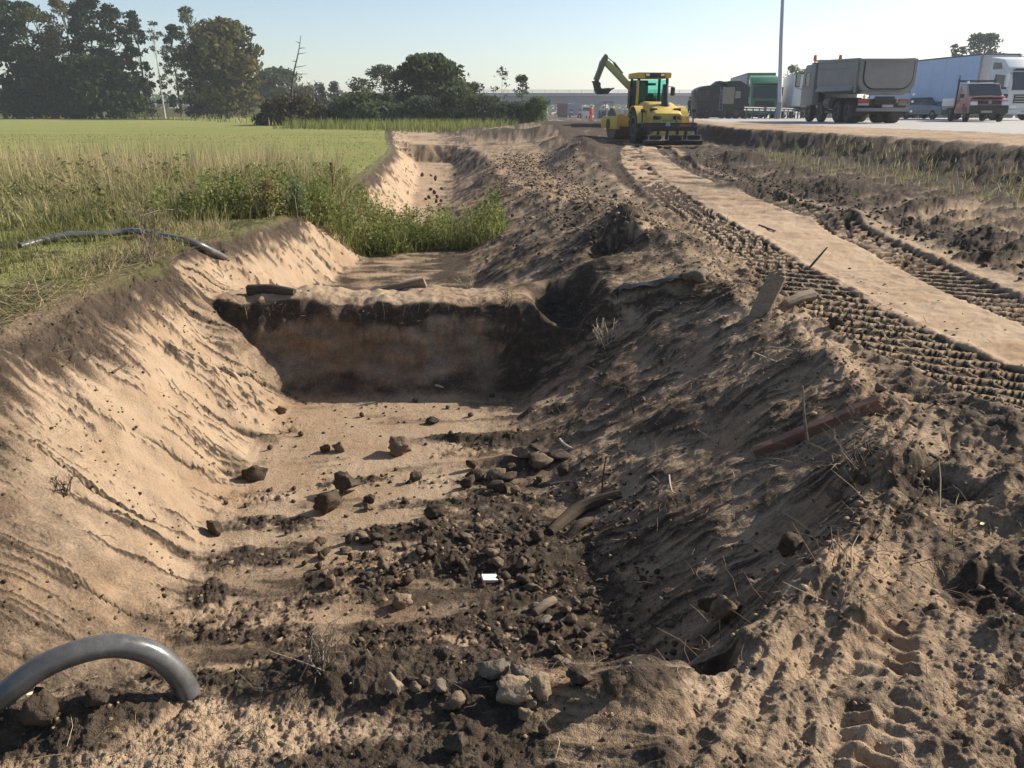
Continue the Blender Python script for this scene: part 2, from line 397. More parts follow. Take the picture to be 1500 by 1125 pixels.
SAND = (.44, .315, .205)
def mat_ground():
    t = NT('excavated_soil'); p = t.pos()
    soil = t.attr('soil'); smooth = t.attr('smooth')
    nb = t.noise(p, 2.2, 5); nm = t.noise(p, 14, 5, .65); nf = t.noise(p, 70, 4, .7); ng = t.noise(p, 260, 2, .6)
    sand = t.ramp(nb, [(.3, (.36, .245, .15)), (.5, SAND), (.72, (.50, .365, .245))])
    rust = t.noise(p, .9, 3)
    sand = t.mix(t.math('MULTIPLY', t.ramp(rust, [(.5, (0, 0, 0)), (.7, (1, 1, 1))]), .45), sand, (.36, .21, .11))
    hum = t.ramp(nm, [(.3, (.040, .029, .021)), (.55, (.082, .060, .043)), (.75, (.15, .11, .078))])
    k = t.math('ADD', soil, t.math('MULTIPLY', t.math('SUBTRACT', nf, .5), .75))
    k = t.math('ADD', k, t.math('MULTIPLY', t.math('SUBTRACT', nm, .5), .55))
    fac = t.ramp(k, [(.18, (0, 0, 0)), (.72, (1, 1, 1))])
    col = t.mix(fac, sand, hum)
    # grains and pale straw fibres
    col = t.mix(t.math('MULTIPLY', t.ramp(ng, [(.35, (0, 0, 0)), (.7, (1, 1, 1))]), .35), col, t.mix(.5, col, (.02, .015, .01)))
    fib = t.noise(t.mapped(p, (9, 120, 30), (0, 0, .5)), 1.0, 3, .7)
    col = t.mix(t.math('MULTIPLY', t.ramp(fib, [(.66, (0, 0, 0)), (.74, (1, 1, 1))]), t.math('MULTIPLY', soil, .55)), col, (.36, .28, .19))
    gk = t.attr('sod')
    gcol = t.ramp(nf, [(.3, (.045, .05, .018)), (.6, (.12, .115, .045)), (.8, (.24, .19, .10))])
    col = t.mix(gk, col, gcol)
    h = t.math('ADD', t.math('MULTIPLY', nf, .5), t.math('MULTIPLY', ng, .28))
    h = t.math('ADD', h, t.math('MULTIPLY', nm, .8))
    bd = t.n('ShaderNodeBump'); bd.inputs['Distance'].default_value = .03
    t.l(h, bd.inputs['Height']); t.l(t.math('SUBTRACT', .85, t.math('MULTIPLY', smooth, .55)), bd.inputs['Strength'])
    t.bsdf(col, .95, normal=bd.outputs[0], Specular_IOR_Level=.12)
    return t.m

def mat_field():
    t = NT('mown_grass'); p = t.pos()
    a = t.noise(p, .12, 4); b = t.noise(t.mapped(p, (.10, 1.0, 1), (0, 0, .12)), .45, 5, .65); c = t.noise(p, 5, 5, .7); d = t.noise(p, 30, 3, .7)
    k = t.math('ADD', t.math('MULTIPLY', a, .5), t.math('MULTIPLY', b, .5))
    col = t.ramp(k, [(.36, (.37, .29, .13)), (.45, (.31, .285, .10)), (.53, (.225, .25, .072)), (.66, (.30, .29, .105))])
    col = t.mix(.45, col, t.ramp(c, [(.3, (.19, .21, .055)), (.7, (.33, .32, .12))]))
    sod = t.attr('sod')
    col = t.mix(sod, t.ramp(d, [(.3, (.045, .04, .02)), (.55, (.10, .095, .04)), (.75, (.23, .175, .095))]), col)
    t.bsdf(col, .9, normal=t.bump(t.math('ADD', c, d), .9, .08), Specular_IOR_Level=.1)
    return t.m

def mat_road():
    t = NT('pale_paving'); p = t.pos()
    a = t.noise(p, .35, 4); b = t.noise(p, 6, 4, .7); s = t.noise(t.mapped(p, (.1, 2.5, 1), (0, 0, 1.3)), .6, 4)
    col = t.mix(.5, t.ramp(a, [(.35, (.36, .33, .29)), (.65, (.44, .41, .37))]), t.ramp(s, [(.35, (.32, .29, .26)), (.65, (.45, .42, .38))]))
    col = t.mix(.2, col, t.ramp(b, [(.3, (.2, .18, .16)), (.7, (.5, .46, .42))]))
    t.bsdf(col, .85, normal=t.bump(b, .2, .01), Specular_IOR_Level=.2)
    return t.m

def simple(name, color, rough=.6, metal=0, var=.15, dirt=0.0, dirtcol=(.16, .12, .085), scale=3.0, bump=0.0, **kw):
    t = NT(name); o = t.obj()
    n1 = t.noise(o, scale, 5, .65); n2 = t.noise(o, scale * 9, 3, .7)
    lo = tuple(c * (1 - var) for c in color); hi = tuple(min(1, c * (1 + var)) for c in color)
    col = t.ramp(n1, [(.3, lo), (.7, hi)])
    if dirt > 0:
        k = t.math('ADD', t.math('MULTIPLY', n1, .6), t.math('MULTIPLY', n2, .4))
        f = t.ramp(k, [(max(0, .62 - dirt * .4), (0, 0, 0)), (min(1, .78 - dirt * .25), (1, 1, 1))])
        col = t.mix(t.math('MULTIPLY', f, .85), col, dirtcol)
    nrm = t.bump(n2, bump, .02) if bump else None
    t.bsdf(col, rough, metal, normal=nrm, **kw)
    return t.m

# ------------------------------------------------------------------ object helpers
def tag(o, label=None, cat=None, group=None, kind=None):
    if label: o['label'] = label
    if cat: o['category'] = cat
    if group: o['group'] = group
    if kind: o['kind'] = kind
    return o

def link(name, me, mat=None, parent=None):
    o = bpy.data.objects.new(name, me); COL.objects.link(o)
    if mat is not None and me is not None and len(me.materials) == 0:
        for m in (mat if isinstance(mat, (list, tuple)) else [mat]): me.materials.append(m)
    if parent is not None: o.parent = parent
    return o

def empty(name, loc=(0, 0, 0), rz=0.0, tilt=(0, 0)):
    o = bpy.data.objects.new(name, None); COL.objects.link(o)
    o.location = loc; o.rotation_euler = (tilt[0], tilt[1], rz); o.empty_display_size = .3
    return o

def np_mesh(name, v, f, smooth=False, attrs=None):
    """mesh from arrays: v (n,3), f (m,k) with k 3 or 4"""
    v = np.asarray(v, np.float32); f = np.asarray(f, np.int32)
    me = bpy.data.meshes.new(name)
    me.vertices.add(len(v)); me.vertices.foreach_set('co', v.ravel())
    m, k = f.shape
    me.loops.add(m * k); me.loops.foreach_set('vertex_index', f.ravel())
    me.polygons.add(m)
    me.polygons.foreach_set('loop_start', np.arange(0, m * k, k, dtype=np.int32))
    me.polygons.foreach_set('loop_total', np.full(m, k, np.int32))
    if smooth: me.polygons.foreach_set('use_smooth', np.ones(m, bool))
    for an, av in (attrs or {}).items():
        at = me.attributes.new(an, 'FLOAT', 'POINT'); at.data.foreach_set('value', np.asarray(av, np.float32).ravel())
    me.update(calc_edges=True)
    return me

# ------------------------------------------------------------------ build the ground
DETAIL = 1.0
def rows():
    d = 1.5
    a = np.arange(math.radians(49), math.radians(2.2), -math.radians(.060) / DETAIL)
    y = d / np.tan(a)
    far = np.geomspace(y[-1] * 1.02, 900, 70)
    nearr = np.linspace(-2.5, y[0] - .05, 26)
    wallr = np.linspace(6.9, 7.95, int(66 * DETAIL)); w2 = np.linspace(35.8, 37.2, 22); w3 = np.linspace(44.6, 46.4, 12)
    return np.unique(np.concatenate([nearr, y, wallr, w2, w3, far]))
YR = rows()
n_in = int(900 * DETAIL)
sv = np.concatenate([-np.geomspace(1, .67, 46)[:-1], np.linspace(-.668, .668, n_in), np.geomspace(.67, 1, 46)[1:]])
scale = np.maximum(.946 * YR + .5, .9)
XX = sv[None, :] * scale[:, None] + np.sign(sv)[None, :] * 5.0 * (np.maximum(np.abs(sv) - .668, 0) / .332)[None, :] ** 1.3
YY = np.repeat(YR[:, None], len(sv), 1)
nr, nc = XX.shape
zz, soil, qz, smooth = terrain(XX.ravel(), YY.ravel())
# turf reaching over the bank's top edge on the left
ex = XX.ravel(); ey = YY.ravel()
sodn = fbm(ex * 1.3, ey * 1.3, 4, 201) + .5 * fbm(ex * 7, ey * 7, 3, 202)
sod_g = np.clip((1 - ss(1.0, 1.10, qz + .10 * sodn)) * ss(5, 7, ey + sodn) * .9, 0, 1)
sod_f = ss(13.5, 16.5, ey + 2.0 * sodn)
patch = ss(-.1, .25, sodn) * .75 * ss(4.5, 6.5, ey)
idx = np.arange(nr * nc).reshape(nr, nc)
quads = np.stack([idx[:-1, :-1], idx[:-1, 1:], idx[1:, 1:], idx[1:, :-1]], -1).reshape(-1, 4)
qf = qz[quads].mean(1); yf = ey[quads].mean(1)
isfield = (qf < 1.0) & (yf > 5.0)
isroad = qf > 9.0
iss = (qf > 8.0) & ~isroad
wallm = (np.abs(ey - 7.45) < .5) * (qz > 1.2) * (qz < 3.3)
V = np.stack([ex, ey + wallm * ss(-1.25, -1.1, zz) * (1 - ss(-.6, -.5, zz)) * (.09 * fbm(ex * 3, zz * 5, 4, 211) + .02 * fbm(ex * 16, zz * 20, 3, 212)), zz], -1)
def region(name, mask, mat, attrs):
    f = quads[mask]
    used, inv = np.unique(f, return_inverse=True)
    me = np_mesh(name, V[used], inv.reshape(-1, 4), True, {k: a[used] for k, a in attrs.items()})
    o = link(name, me, mat); o['kind'] = 'structure'
    return o
M_GROUND = mat_ground(); M_FIELD = mat_field(); M_ROAD = mat_road()
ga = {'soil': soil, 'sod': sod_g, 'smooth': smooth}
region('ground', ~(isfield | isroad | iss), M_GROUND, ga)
region('sand_shoulder', iss, M_GROUND, ga)
region('meadow', isfield, M_FIELD, {'sod': np.maximum(sod_f, patch)})
region('road', isroad, M_ROAD, {'soil': soil})
del V, quads, XX, YY, ex, ey, zz, soil, qz, smooth, sodn, sod_f, sod_g, patch, qf, yf

# ------------------------------------------------------------------ foliage
def mat_leaf(name, dark, light, trans=.25, straw=None):
    t = NT(name)
    tone = t.attr('tone')
    stops = [(0.0, dark), (.75, light)] + ([(1.0, straw)] if straw else [])
    col = t.ramp(tone, stops)
    d = t.n('ShaderNodeBsdfDiffuse'); tr = t.n('ShaderNodeBsdfTranslucent'); mx = t.n('ShaderNodeMixShader')
    t.l(col, d.inputs['Color']); t.l(col, tr.inputs['Color'])
    mx.inputs[0].default_value = trans
    t.l(d.outputs[0], mx.inputs[1]); t.l(tr.outputs[0], mx.inputs[2]); t.l(mx.outputs[0], t.out.inputs['Surface'])
    return t.m

def tube_mesh(paths, n=6):
    """paths: list of (points, radii) -> arrays of verts and quad faces"""
    V, F, off = [], [], 0
    for pts, rad in paths:
        pts = np.asarray(pts, float); m = len(pts)
        d = np.gradient(pts, axis=0); d /= np.linalg.norm(d, axis=1)[:, None] + 1e-9
        ref = np.array([0, 0, 1.0]) if abs(d[0, 2]) < .9 else np.array([1.0, 0, 0])
        for i in range(m):
            a = np.cross(d[i], ref); a /= np.linalg.norm(a) + 1e-9
            b = np.cross(d[i], a)
            th = np.arange(n) * 2 * np.pi / n
            V.append(pts[i] + rad[i] * (np.cos(th)[:, None] * a + np.sin(th)[:, None] * b))
        for i in range(m - 1):
            for k in range(n):
                F.append((off + i * n + k, off + i * n + (k + 1) % n, off + (i + 1) * n + (k + 1) % n, off + (i + 1) * n + k))
        off += m * n
    return np.concatenate(V), np.array(F)

def leaf_cards(rs, c, size, tone, flat=0.0):
    """random small quads at points c"""
    n = len(c)
    a = rs.normal(size=(n, 3)); a[:, 2] *= (1 - flat); a /= np.linalg.norm(a, axis=1)[:, None]
    b = rs.normal(size=(n, 3)); b -= (b * a).sum(1)[:, None] * a; b /= np.linalg.norm(b, axis=1)[:, None]
    s = (size * rs.uniform(.6, 1.4, n))[:, None]
    v = np.stack([c - a * s, c - b * s * .55, c + a * s, c + b * s * .55], 1).reshape(-1, 3)
    f = np.arange(4 * n).reshape(n, 4)
    return v, f, np.repeat(tone, 4)

PROF = {
    'alder': (.03, lambda t: np.interp(t, [0, .15, .4, .7, .88, 1], [.9, 1, 1, .72, .4, .08])),
    'column': (.12, lambda t: np.interp(t, [0, .2, .6, .9, 1], [.6, 1, .85, .5, .1])),
    'round': (.10, lambda t: np.interp(t, [0, .2, .5, .8, 1], [.5, .9, 1, .8, .3])),
    'bush': (.0, lambda t: np.interp(t, [0, .25, .6, .85, 1], [.95, 1, .85, .6, .25])),
    'spruce': (.05, lambda t: np.interp(t, [0, 1], [1, .05])),
    'sparse': (.25, lambda t: np.interp(t, [0, .3, .7, 1], [.4, 1, .8, .2])),
}
BARK = simple('grey_brown_bark', (.075, .062, .05), .95, var=.35, scale=4, bump=.5)
PALEBARK = simple('pale_birch_bark', (.42, .40, .36), .9, var=.3, scale=3)
LEAF = {
    'dark': mat_leaf('dark_alder_leaves', (.018, .028, .014), (.042, .058, .028), .18),
    'mid': mat_leaf('mid_green_leaves', (.050, .066, .034), (.135, .16, .078), .32),
    'olive': mat_leaf('olive_willow_leaves', (.055, .055, .022), (.17, .155, .065), .3),
    'light': mat_leaf('light_green_leaves', (.06, .085, .025), (.15, .18, .06), .35),
    'brown': mat_leaf('brownish_leaves', (.05, .045, .025), (.13, .105, .06), .25),
    'grey': mat_leaf('grey_green_leaves', (.05, .065, .045), (.12, .14, .09), .3),
}
def tree(name, px, Y, top, half, kind, leaf, label, cat='tree', seed=0, n=2600, base_z=0.0, clumps=46, leaf_size=None, trunk=None, lean=0.0, bark=None, group=None, gap=1.0):
    n = int(n * 1.7)
    rs = np.random.RandomState(1000 + seed)
    x0, zt = at_dist(px, top, Y)
    H = zt - base_z
    hw = half * (Y * CP + (CZ) * SP) / FPX
    root = empty(name, (x0, Y, base_z), rs.uniform(0, 6.28))
    tag(root, label, cat, group)
    tb, pf = PROF[kind]
    tt = tb + (1 - tb) * rs.rand(clumps) ** .75 if kind not in ('bush', 'spruce') else tb + (1 - tb) * rs.rand(clumps) ** .9
    if kind == 'spruce': tt = tb + (1 - tb) * rs.rand(clumps) ** 1.5
    r = hw * pf((tt - tb) / (1 - tb)) * np.sqrt(rs.uniform(.08, 1, clumps)) * .92
    th = rs.rand(clumps) * 6.283
    cr = hw * rs.uniform(.24, .48, clumps) * gap
    cz = np.minimum(tt * H, H - cr * .8)
    c = np.stack([r * np.cos(th), r * np.sin(th), np.maximum(cz, cr * .6)], 1)
    k = rs.randint(0, clumps, n)
    d = rs.normal(size=(n, 3)); d /= np.linalg.norm(d, axis=1)[:, None]
    d *= (rs.rand(n) ** .45)[:, None]
    d[:, 2] *= .62
    pts = c[k] + d * cr[k][:, None]
    pts[:, 0] += lean * pts[:, 2]
    pts[:, 2] = np.maximum(pts[:, 2], .05)
    ls = leaf_size or max(.10, hw * .07)
    tone = np.clip(rs.normal(.4, .25, n) + rs.normal(0, .2, clumps)[k], 0, 1)
    v, f, tn = leaf_cards(rs, pts, ls, tone)
    cro = link('crown', np_mesh('crown', v, f, False, {'tone': tn}), LEAF[leaf], root)
    # trunk and limbs
    tr = trunk or max(.06, H * .014)
    paths = []
    m = 7
    top_t = .9 if kind != 'bush' else .6
    zz_ = np.linspace(-.15, H * top_t, m)
    wob = np.cumsum(rs.normal(0, hw * .03, (m, 2)), 0) * (zz_ > 0)[:, None]
    pth = np.stack([wob[:, 0] + lean * np.maximum(zz_, 0), wob[:, 1], zz_], 1)
    paths.append((pth, np.interp(np.arange(m), [0, 1, m - 1], [tr * 1.5, tr, tr * .18])))
    for i in rs.permutation(clumps)[:min(clumps, 14 if kind != 'bush' else 6)]:
        z_s = max(.05 * H, c[i, 2] - rs.uniform(.05, .22) * H)
        z_s = min(z_s, H * top_t * .97)
        s = np.array([np.interp(z_s, zz_, pth[:, 0]), np.interp(z_s, zz_, pth[:, 1]), z_s])
        e = c[i] + np.array([lean * c[i, 2], 0, 0])
        mid_ = (s + e) / 2 + np.array([0, 0, -.06 * H * rs.rand()])
        paths.append((np.array([s, mid_, e]), [tr * .38, tr * .25, tr * .08]))
    tv, tf = tube_mesh(paths, 5)
    link('trunk', np_mesh('trunk', tv, tf, True), bark or BARK, root)
    return root

TREES = [
    # px, Y, top, half, kind, leaf, label, kwargs
    (-28, 128, -18, 62, 'alder', 'dark', 'tall dark alder cut by the left end of the wood', dict(n=3000)),
    (28, 132, -2, 44, 'alder', 'dark', 'dark alder under the yellowish willow at the wood\'s left end', dict(n=2800)),
    (48, 126, 4, 30, 'round', 'olive', 'yellowish leafy tree between dark alders at the wood\'s left end', dict(n=1800)),
    (85, 130, -6, 34, 'column', 'olive', 'feathery olive willow rising among the dark alders', dict(n=2200)),
    (122, 127, -14, 40, 'alder', 'dark', 'tallest dark alder in the middle of the wood', dict(n=3400, clumps=80, gap=.72)),
    (158, 131, 0, 34, 'alder', 'dark', 'dark gappy alder with tiered branches right of the tallest one', dict(n=2800, clumps=70, gap=.66)),
    (192, 126, 14, 27, 'alder', 'dark', 'pointed dark alder at the right end of the closed wood', dict(n=2600, clumps=70, gap=.66)),
    (223, 124, 30, 22, 'sparse', 'grey', 'thin pale-stemmed birch standing in the gap of the wood', dict(n=420, trunk=.13, bark=PALEBARK, clumps=26, gap=.6)),
    (250, 127, 34, 26, 'alder', 'dark', 'spindly dark alder with see-through crown right of the birch', dict(n=1900, clumps=48, gap=.75)),
    (270, 130, 6, 24, 'column', 'mid', 'slim tall tree touching the big golden willow\'s left side', dict(n=1900)),
    (318, 118, 22, 54, 'round', 'olive', 'big round golden olive willow at the right end of the wood', dict(n=5200, clumps=80)),
    (292, 120, 60, 34, 'bush', 'dark', 'dark bushy tree at the foot of the golden willow', dict(n=2000)),
    (60, 124, 84, 60, 'bush', 'dark', 'low dark thicket under the left end of the wood', dict(n=2400, cat='bush')),
    (135, 123, 76, 58, 'bush', 'dark', 'low dark thicket under the tallest alder', dict(n=2400, cat='bush')),
    (190, 124, 108, 30, 'bush', 'mid', 'low bush beside the pale birch stem', dict(n=1200, cat='bush')),
    (372, 165, 112, 40, 'bush', 'mid', 'hazy round tree behind the guard rail, right of the willow', dict(n=2000)),
    (405, 158, 96, 38, 'round', 'mid', 'hazy rounded tree left of the dead leaning trunk', dict(n=2200)),
    (445, 150, 124, 26, 'bush', 'brown', 'brownish bush crown right of the dead leaning trunk', dict(n=1500)),
    (468, 140, 118, 17, 'spruce', 'dark', 'left one of the two dark pointed conifers in the distance', dict(n=1300)),
    (488, 140, 117, 18, 'spruce', 'dark', 'right one of the two dark pointed conifers in the distance', dict(n=1300)),
    (432, 72, 136, 46, 'bush', 'brown', 'brown-green bush around the foot of the dead trunk', dict(n=3000, cat='bush', clumps=60)),
    (400, 74, 158, 30, 'bush', 'dark', 'low dark bush left of the dead trunk\'s foot', dict(n=1500, cat='bush')),
    (480, 73, 158, 28, 'bush', 'dark', 'low bush right of the dead trunk at the meadow edge', dict(n=1300, cat='bush')),
    (530, 72, 132, 44, 'bush', 'mid', 'dark rounded bush at the middle of the meadow edge', dict(n=3000, cat='bush', clumps=60)),
    (560, 92, 92, 26, 'round', 'mid', 'hazy tree peeking over the near-black bush', dict(n=1800)),
    (525, 88, 112, 22, 'round', 'mid', 'small hazy tree crown left above the near-black bush', dict(n=1100)),
    (628, 76, 76, 50, 'round', 'mid', 'largest rounded tree of the meadow edge', dict(n=5200, clumps=84)),
    (590, 78, 100, 30, 'round', 'mid', 'mid-green tree on the left flank of the largest rounded tree', dict(n=1800)),
    (575, 70, 150, 34, 'bush', 'mid', 'low green bush in front of the largest rounded tree, left side', dict(n=1500, cat='bush')),
    (622, 69, 138, 36, 'bush', 'grey', 'grey-green low bush in front of the largest rounded tree', dict(n=1800, cat='bush')),
    (672, 70, 124, 34, 'bush', 'mid', 'green bush on the right flank of the largest rounded tree', dict(n=2200, cat='bush')),
    (708, 68, 136, 30, 'bush', 'mid', 'green bush below the bare pale tree', dict(n=1800, cat='bush')),
    (745, 66, 146, 28, 'bush', 'grey', 'grey-green bush below the slim sparse tree', dict(n=1600, cat='bush')),
    (788, 64, 140, 24, 'bush', 'light', 'light yellow-green bush in front of the bridge', dict(n=1800, cat='bush')),
    (655, 84, 104, 26, 'round', 'grey', 'grey-green tree right behind the largest rounded tree', dict(n=1600)),
    (548, 70, 146, 40, 'bush', 'mid', 'broad low bush below the small hazy tree crown', dict(n=1900, cat='bush')),
    (505, 74, 150, 30, 'bush', 'mid', 'low bush left of the dark rounded bush', dict(n=1300, cat='bush')),
    (690, 78, 118, 26, 'bush', 'grey', 'hazy bush between the dark tree and the bare pale tree', dict(n=1500, cat='bush')),
    (770, 66, 150, 26, 'bush', 'mid', 'green bush between the grey-green and the yellow-green bushes', dict(n=1500, cat='bush')),
    (765, 80, 108, 15, 'sparse', 'mid', 'slim sparse green tree standing before the bridge', dict(n=700, clumps=26)),
    (735, 84, 96, 16, 'sparse', 'brown', 'bare pale tree with thin twigs before the bridge', dict(n=160, clumps=30, bark=PALEBARK, trunk=.05)),
    (1163, 112, 92, 16, 'alder', 'grey', 'grey-green tree left of the dump truck', dict(n=1300)),
    (1182, 118, 100, 22, 'round', 'mid', 'hazy tree directly behind the dump truck cab', dict(n=1300)),
    (1345, 100, 116, 26, 'bush', 'mid', 'dark green bushes between dump truck and blue lorry', dict(n=1500, cat='bush')),
    (1445, 120, 46, 36, 'bush', 'grey', 'larger grey-green tree above the blue trailer', dict(n=3400, clumps=90, gap=.8, leaf_size=.22)),
    (1406, 124, 62, 18, 'bush', 'grey', 'small grey-green tree above the blue trailer', dict(n=1500, clumps=50, gap=.8, leaf_size=.2)),
    (1496, 130, 76, 18, 'bush', 'grey', 'distant tree crown above the white lorry cab', dict(n=600)),
]
for i, (px, Y, top, half, kind, leaf, label, kw) in enumerate(TREES):
    kw = dict(kw); cat = kw.pop('cat', 'tree')
    nm = 'bush' if cat == 'bush' else {'spruce': 'conifer_tree', 'alder': 'alder_tree', 'round': 'broadleaf_tree', 'column': 'slim_tree', 'sparse': 'sparse_tree', 'bush': 'bushy_tree'}[kind]
    tree(nm, px, Y, top, half, kind, leaf, label, cat, seed=i, base_z=-.1 if px < 900 else .2, **kw)

def dead_tree():
    Y = 71.0
    x0, z0 = at_dist(424, 184, Y); x1, z1 = at_dist(440, 50, Y)
    root = empty('dead_tree', (x0, Y, 0)); tag(root, 'dead leafless trunk leaning right over the meadow-edge bushes', 'dead tree')
    rs = np.random.RandomState(5)
    H = z1
    t = np.linspace(0, 1, 9)
    p = np.stack([(x1 - x0) * (t ** 1.3) + .08 * np.sin(t * 9), 0 * t, H * t - .1], 1)
    tv, tf = tube_mesh([(p, .13 * (1 - t) + .02)], 6)
    link('trunk', np_mesh('trunk', tv, tf, True), BARK, root)
    for k, tt in enumerate([.52, .58, .66, .72, .80, .86, .92]):
        s = np.array([np.interp(tt, t, p[:, j]) for j in range(3)])
        L = rs.uniform(.7, 1.5) * (1.25 - tt) + .2; sg = 1 if k % 3 else -.6
        q = [s, s + [L * .5 * sg, rs.uniform(-.2, .2), .05], s + [L * sg, rs.uniform(-.3, .3), .14 - .1 * (k % 2)]]
        bv, bf = tube_mesh([(q, [.035, .025, .012])], 5)
        link('branch', np_mesh('branch', bv, bf, True), BARK, root)
dead_tree()

# a wood on the skyline, far beyond the road and the meadow
def far_wood():
    rs = np.random.RandomState(77)
    P, S = [], []
    for (xa, ya, xb, yb, h, n, w) in ((-420, 330, -60, 300, 13, 5200, 9), (-60, 300, 60, 420, 9, 1600, 8), (60, 420, 420, 330, 11, 4200, 9), (70, 190, 190, 120, 6, 2200, 5)):
        t = rs.rand(n)
        hh = h * (.45 + .55 * np.abs(fbm(t * 9, t * 0 + 3.3, 4, 300 + int(ya))) * 2.0)
        hh = np.clip(hh, h * .35, h)
        P.append(np.stack([xa + (xb - xa) * t + rs.normal(0, w * .5, n), ya + (yb - ya) * t + rs.normal(0, w * .5, n), hh * rs.rand(n) ** .8 - 1.5], 1)); S.append(np.full(n, 1.15))
    P = np.concatenate(P)
    v, f, tn = leaf_cards(rs, P, np.concatenate(S), np.clip(rs.normal(.4, .25, len(P)), 0, 1))
    o = link('distant_wood', np_mesh('distant_wood', v, f, False, {'tone': tn}), LEAF['mid']); o['kind'] = 'stuff'
    o['label'] = 'low hazy line of distant woods on the horizon'
far_wood()

# ------------------------------------------------------------------ grasses
def blades(name, x, y, h, w, tone, mat, label, z=None, lean=.35, seed=0):
    rs = np.random.RandomState(seed)
    n = len(x)
    if z is None: z = terrain(x, y)[0]
    base = np.stack([x, y, z - .01], 1)
    th = rs.rand(n) * 6.283
    sd = np.stack([np.cos(th), np.sin(th), 0 * th], 1)
    ph = rs.rand(n) * 6.283
    bd = np.stack([np.cos(ph), np.sin(ph), 0 * ph], 1) * (np.abs(rs.normal(0, lean, n)) * h)[:, None]
    up = np.zeros((n, 3)); up[:, 2] = 1
    W = w[:, None] * .5; Hh = h[:, None]
    m1 = base + up * Hh * .55 + bd * .3
    tip = base + up * Hh * (1 - .25 * np.minimum(1, np.linalg.norm(bd, axis=1) / h) ** 2)[:, None] + bd
    v = np.stack([base - sd * W, base + sd * W, m1 + sd * W * .8, m1 - sd * W * .8, tip], 1).reshape(-1, 3)
    b = np.arange(n)[:, None] * 5
    f = np.concatenate([b + [0, 1, 2], b + [0, 2, 3], b + [3, 2, 4]], 1).reshape(-1, 3)
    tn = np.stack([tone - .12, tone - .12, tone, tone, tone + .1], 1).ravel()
    o = link(name, np_mesh(name, v, f, False, {'tone': np.clip(tn, 0, 1)}), mat)
    o['kind'] = 'stuff'; o['label'] = label
    return o
M_TALL = mat_leaf('tall_grass_blades', (.11, .12, .04), (.33, .31, .14), .4, (.56, .45, .27))
M_WEED = mat_leaf('fresh_weed_leaves', (.085, .105, .032), (.26, .28, .095), .4, (.42, .37, .17))
M_STRAW = mat_leaf('straw_stalks', (.20, .15, .08), (.44, .35, .20), .3, (.55, .45, .28))
M_SHORT = mat_leaf('short_turf_blades', (.10, .105, .035), (.25, .25, .09), .35, (.42, .33, .19))

def scatter(n, x0, x1, y0, y1, seed, keep):
    rs = np.random.RandomState(seed)
    x = rs.uniform(x0, x1, n); y = rs.uniform(y0, y1, n)
    k = keep(x, y, rs)
    return x[k], y[k], rs

def veg_front(x):      # front edge of the tall growth (distance) for a given x
    return np.interp(x, [-14, -9, -6, -4.2, -3.3, -2.6, -1.9, -1.0, -.2], [9.6, 9.2, 9.2, 9.6, 10.3, 11.5, 12.3, 12.8, 12.7])
def veg_back(x):
    return np.interp(x, [-14, -6, -3.3, -2.6, -1.9, -1.0, -.2], [14.2, 14.4, 14.8, 14.4, 14.4, 14.6, 14.4])

def keep_tall(x, y, rs):
    e = .5 * fbm(x * .8, y * .8, 3, 401)
    inside = (y > veg_front(x) + e) & (y < veg_back(x) + e) & (x < -2.2)
    return inside & (rs.rand(len(x)) < .62 + .5 * fbm(x * 1.3, y * 1.3, 3, 402))
x, y, rs = scatter(62000, -13.5, -2.2, 8.6, 15, 41, keep_tall)
d = np.clip((y - veg_front(x)) / 2.2, 0, 1)
h = (.22 + .44 * d) * rs.uniform(.6, 1.15, len(x)) * (1 + .35 * fbm(x * .9, y * .9, 3, 403))
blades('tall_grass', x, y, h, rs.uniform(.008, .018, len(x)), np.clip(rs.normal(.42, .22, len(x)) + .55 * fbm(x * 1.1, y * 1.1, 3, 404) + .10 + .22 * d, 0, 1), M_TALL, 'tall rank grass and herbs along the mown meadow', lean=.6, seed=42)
x, y, rs = scatter(7500, -13.5, -3.4, 11.8, 15.6, 43, lambda x, y, rs: rs.rand(len(x)) < .55 + .8 * fbm(x * .7, y * .7, 3, 405))
blades('straw_stalks', x, y, rs.uniform(.6, 1.0, len(x)), rs.uniform(.006, .014, len(x)), np.clip(rs.normal(.65, .25, len(x)), 0, 1), M_STRAW, 'dry straw stalks standing above the tall green grass', lean=.2, seed=44)

# leafy weeds: stems set with small leaves
def weeds(name, x, y, h, leafn, size, mat, label, seed, spread=.10, tone0=.45, z=None):
    rs = np.random.RandomState(seed)
    if z is None: z = terrain(x, y)[0]
    n = len(x)
    k = np.repeat(np.arange(n), leafn)
    t = rs.uniform(.12, 1, len(k))
    ln = rs.normal(0, .16, (n, 2))
    pts = np.stack([x[k] + ln[k, 0] * t * h[k] + rs.normal(0, spread, len(k)) * (1.1 - t * .7), y[k] + ln[k, 1] * t * h[k] + rs.normal(0, spread, len(k)) * (1.1 - t * .7), z[k] + t * h[k]], 1)
    tone = np.clip(rs.normal(tone0, .2, n)[k] + rs.normal(0, .15, len(k)) + .15 * (t - .5), 0, 1)
    v, f, tn = leaf_cards(rs, pts, size, tone, .3)
    paths_v = []
    st = []
    for i in range(n):
        a = np.array([x[i], y[i], z[i] - .03]); b = a + np.array([ln[i, 0] * h[i], ln[i, 1] * h[i], h[i]])
        sd = np.array([.004, .002, 0])
        st.append(np.array([a - sd, a + sd, b + sd * .4, b - sd * .4]))
    sv_ = np.concatenate(st); sf = np.arange(len(sv_)).reshape(-1, 4) + len(v)
    me = np_mesh(name, np.concatenate([v, sv_]), np.concatenate([f, sf]), False, {'tone': np.concatenate([tn, np.full(len(sv_), .35)])})
    o = link(name, me, mat); o['kind'] = 'stuff'; o['label'] = label
    return o
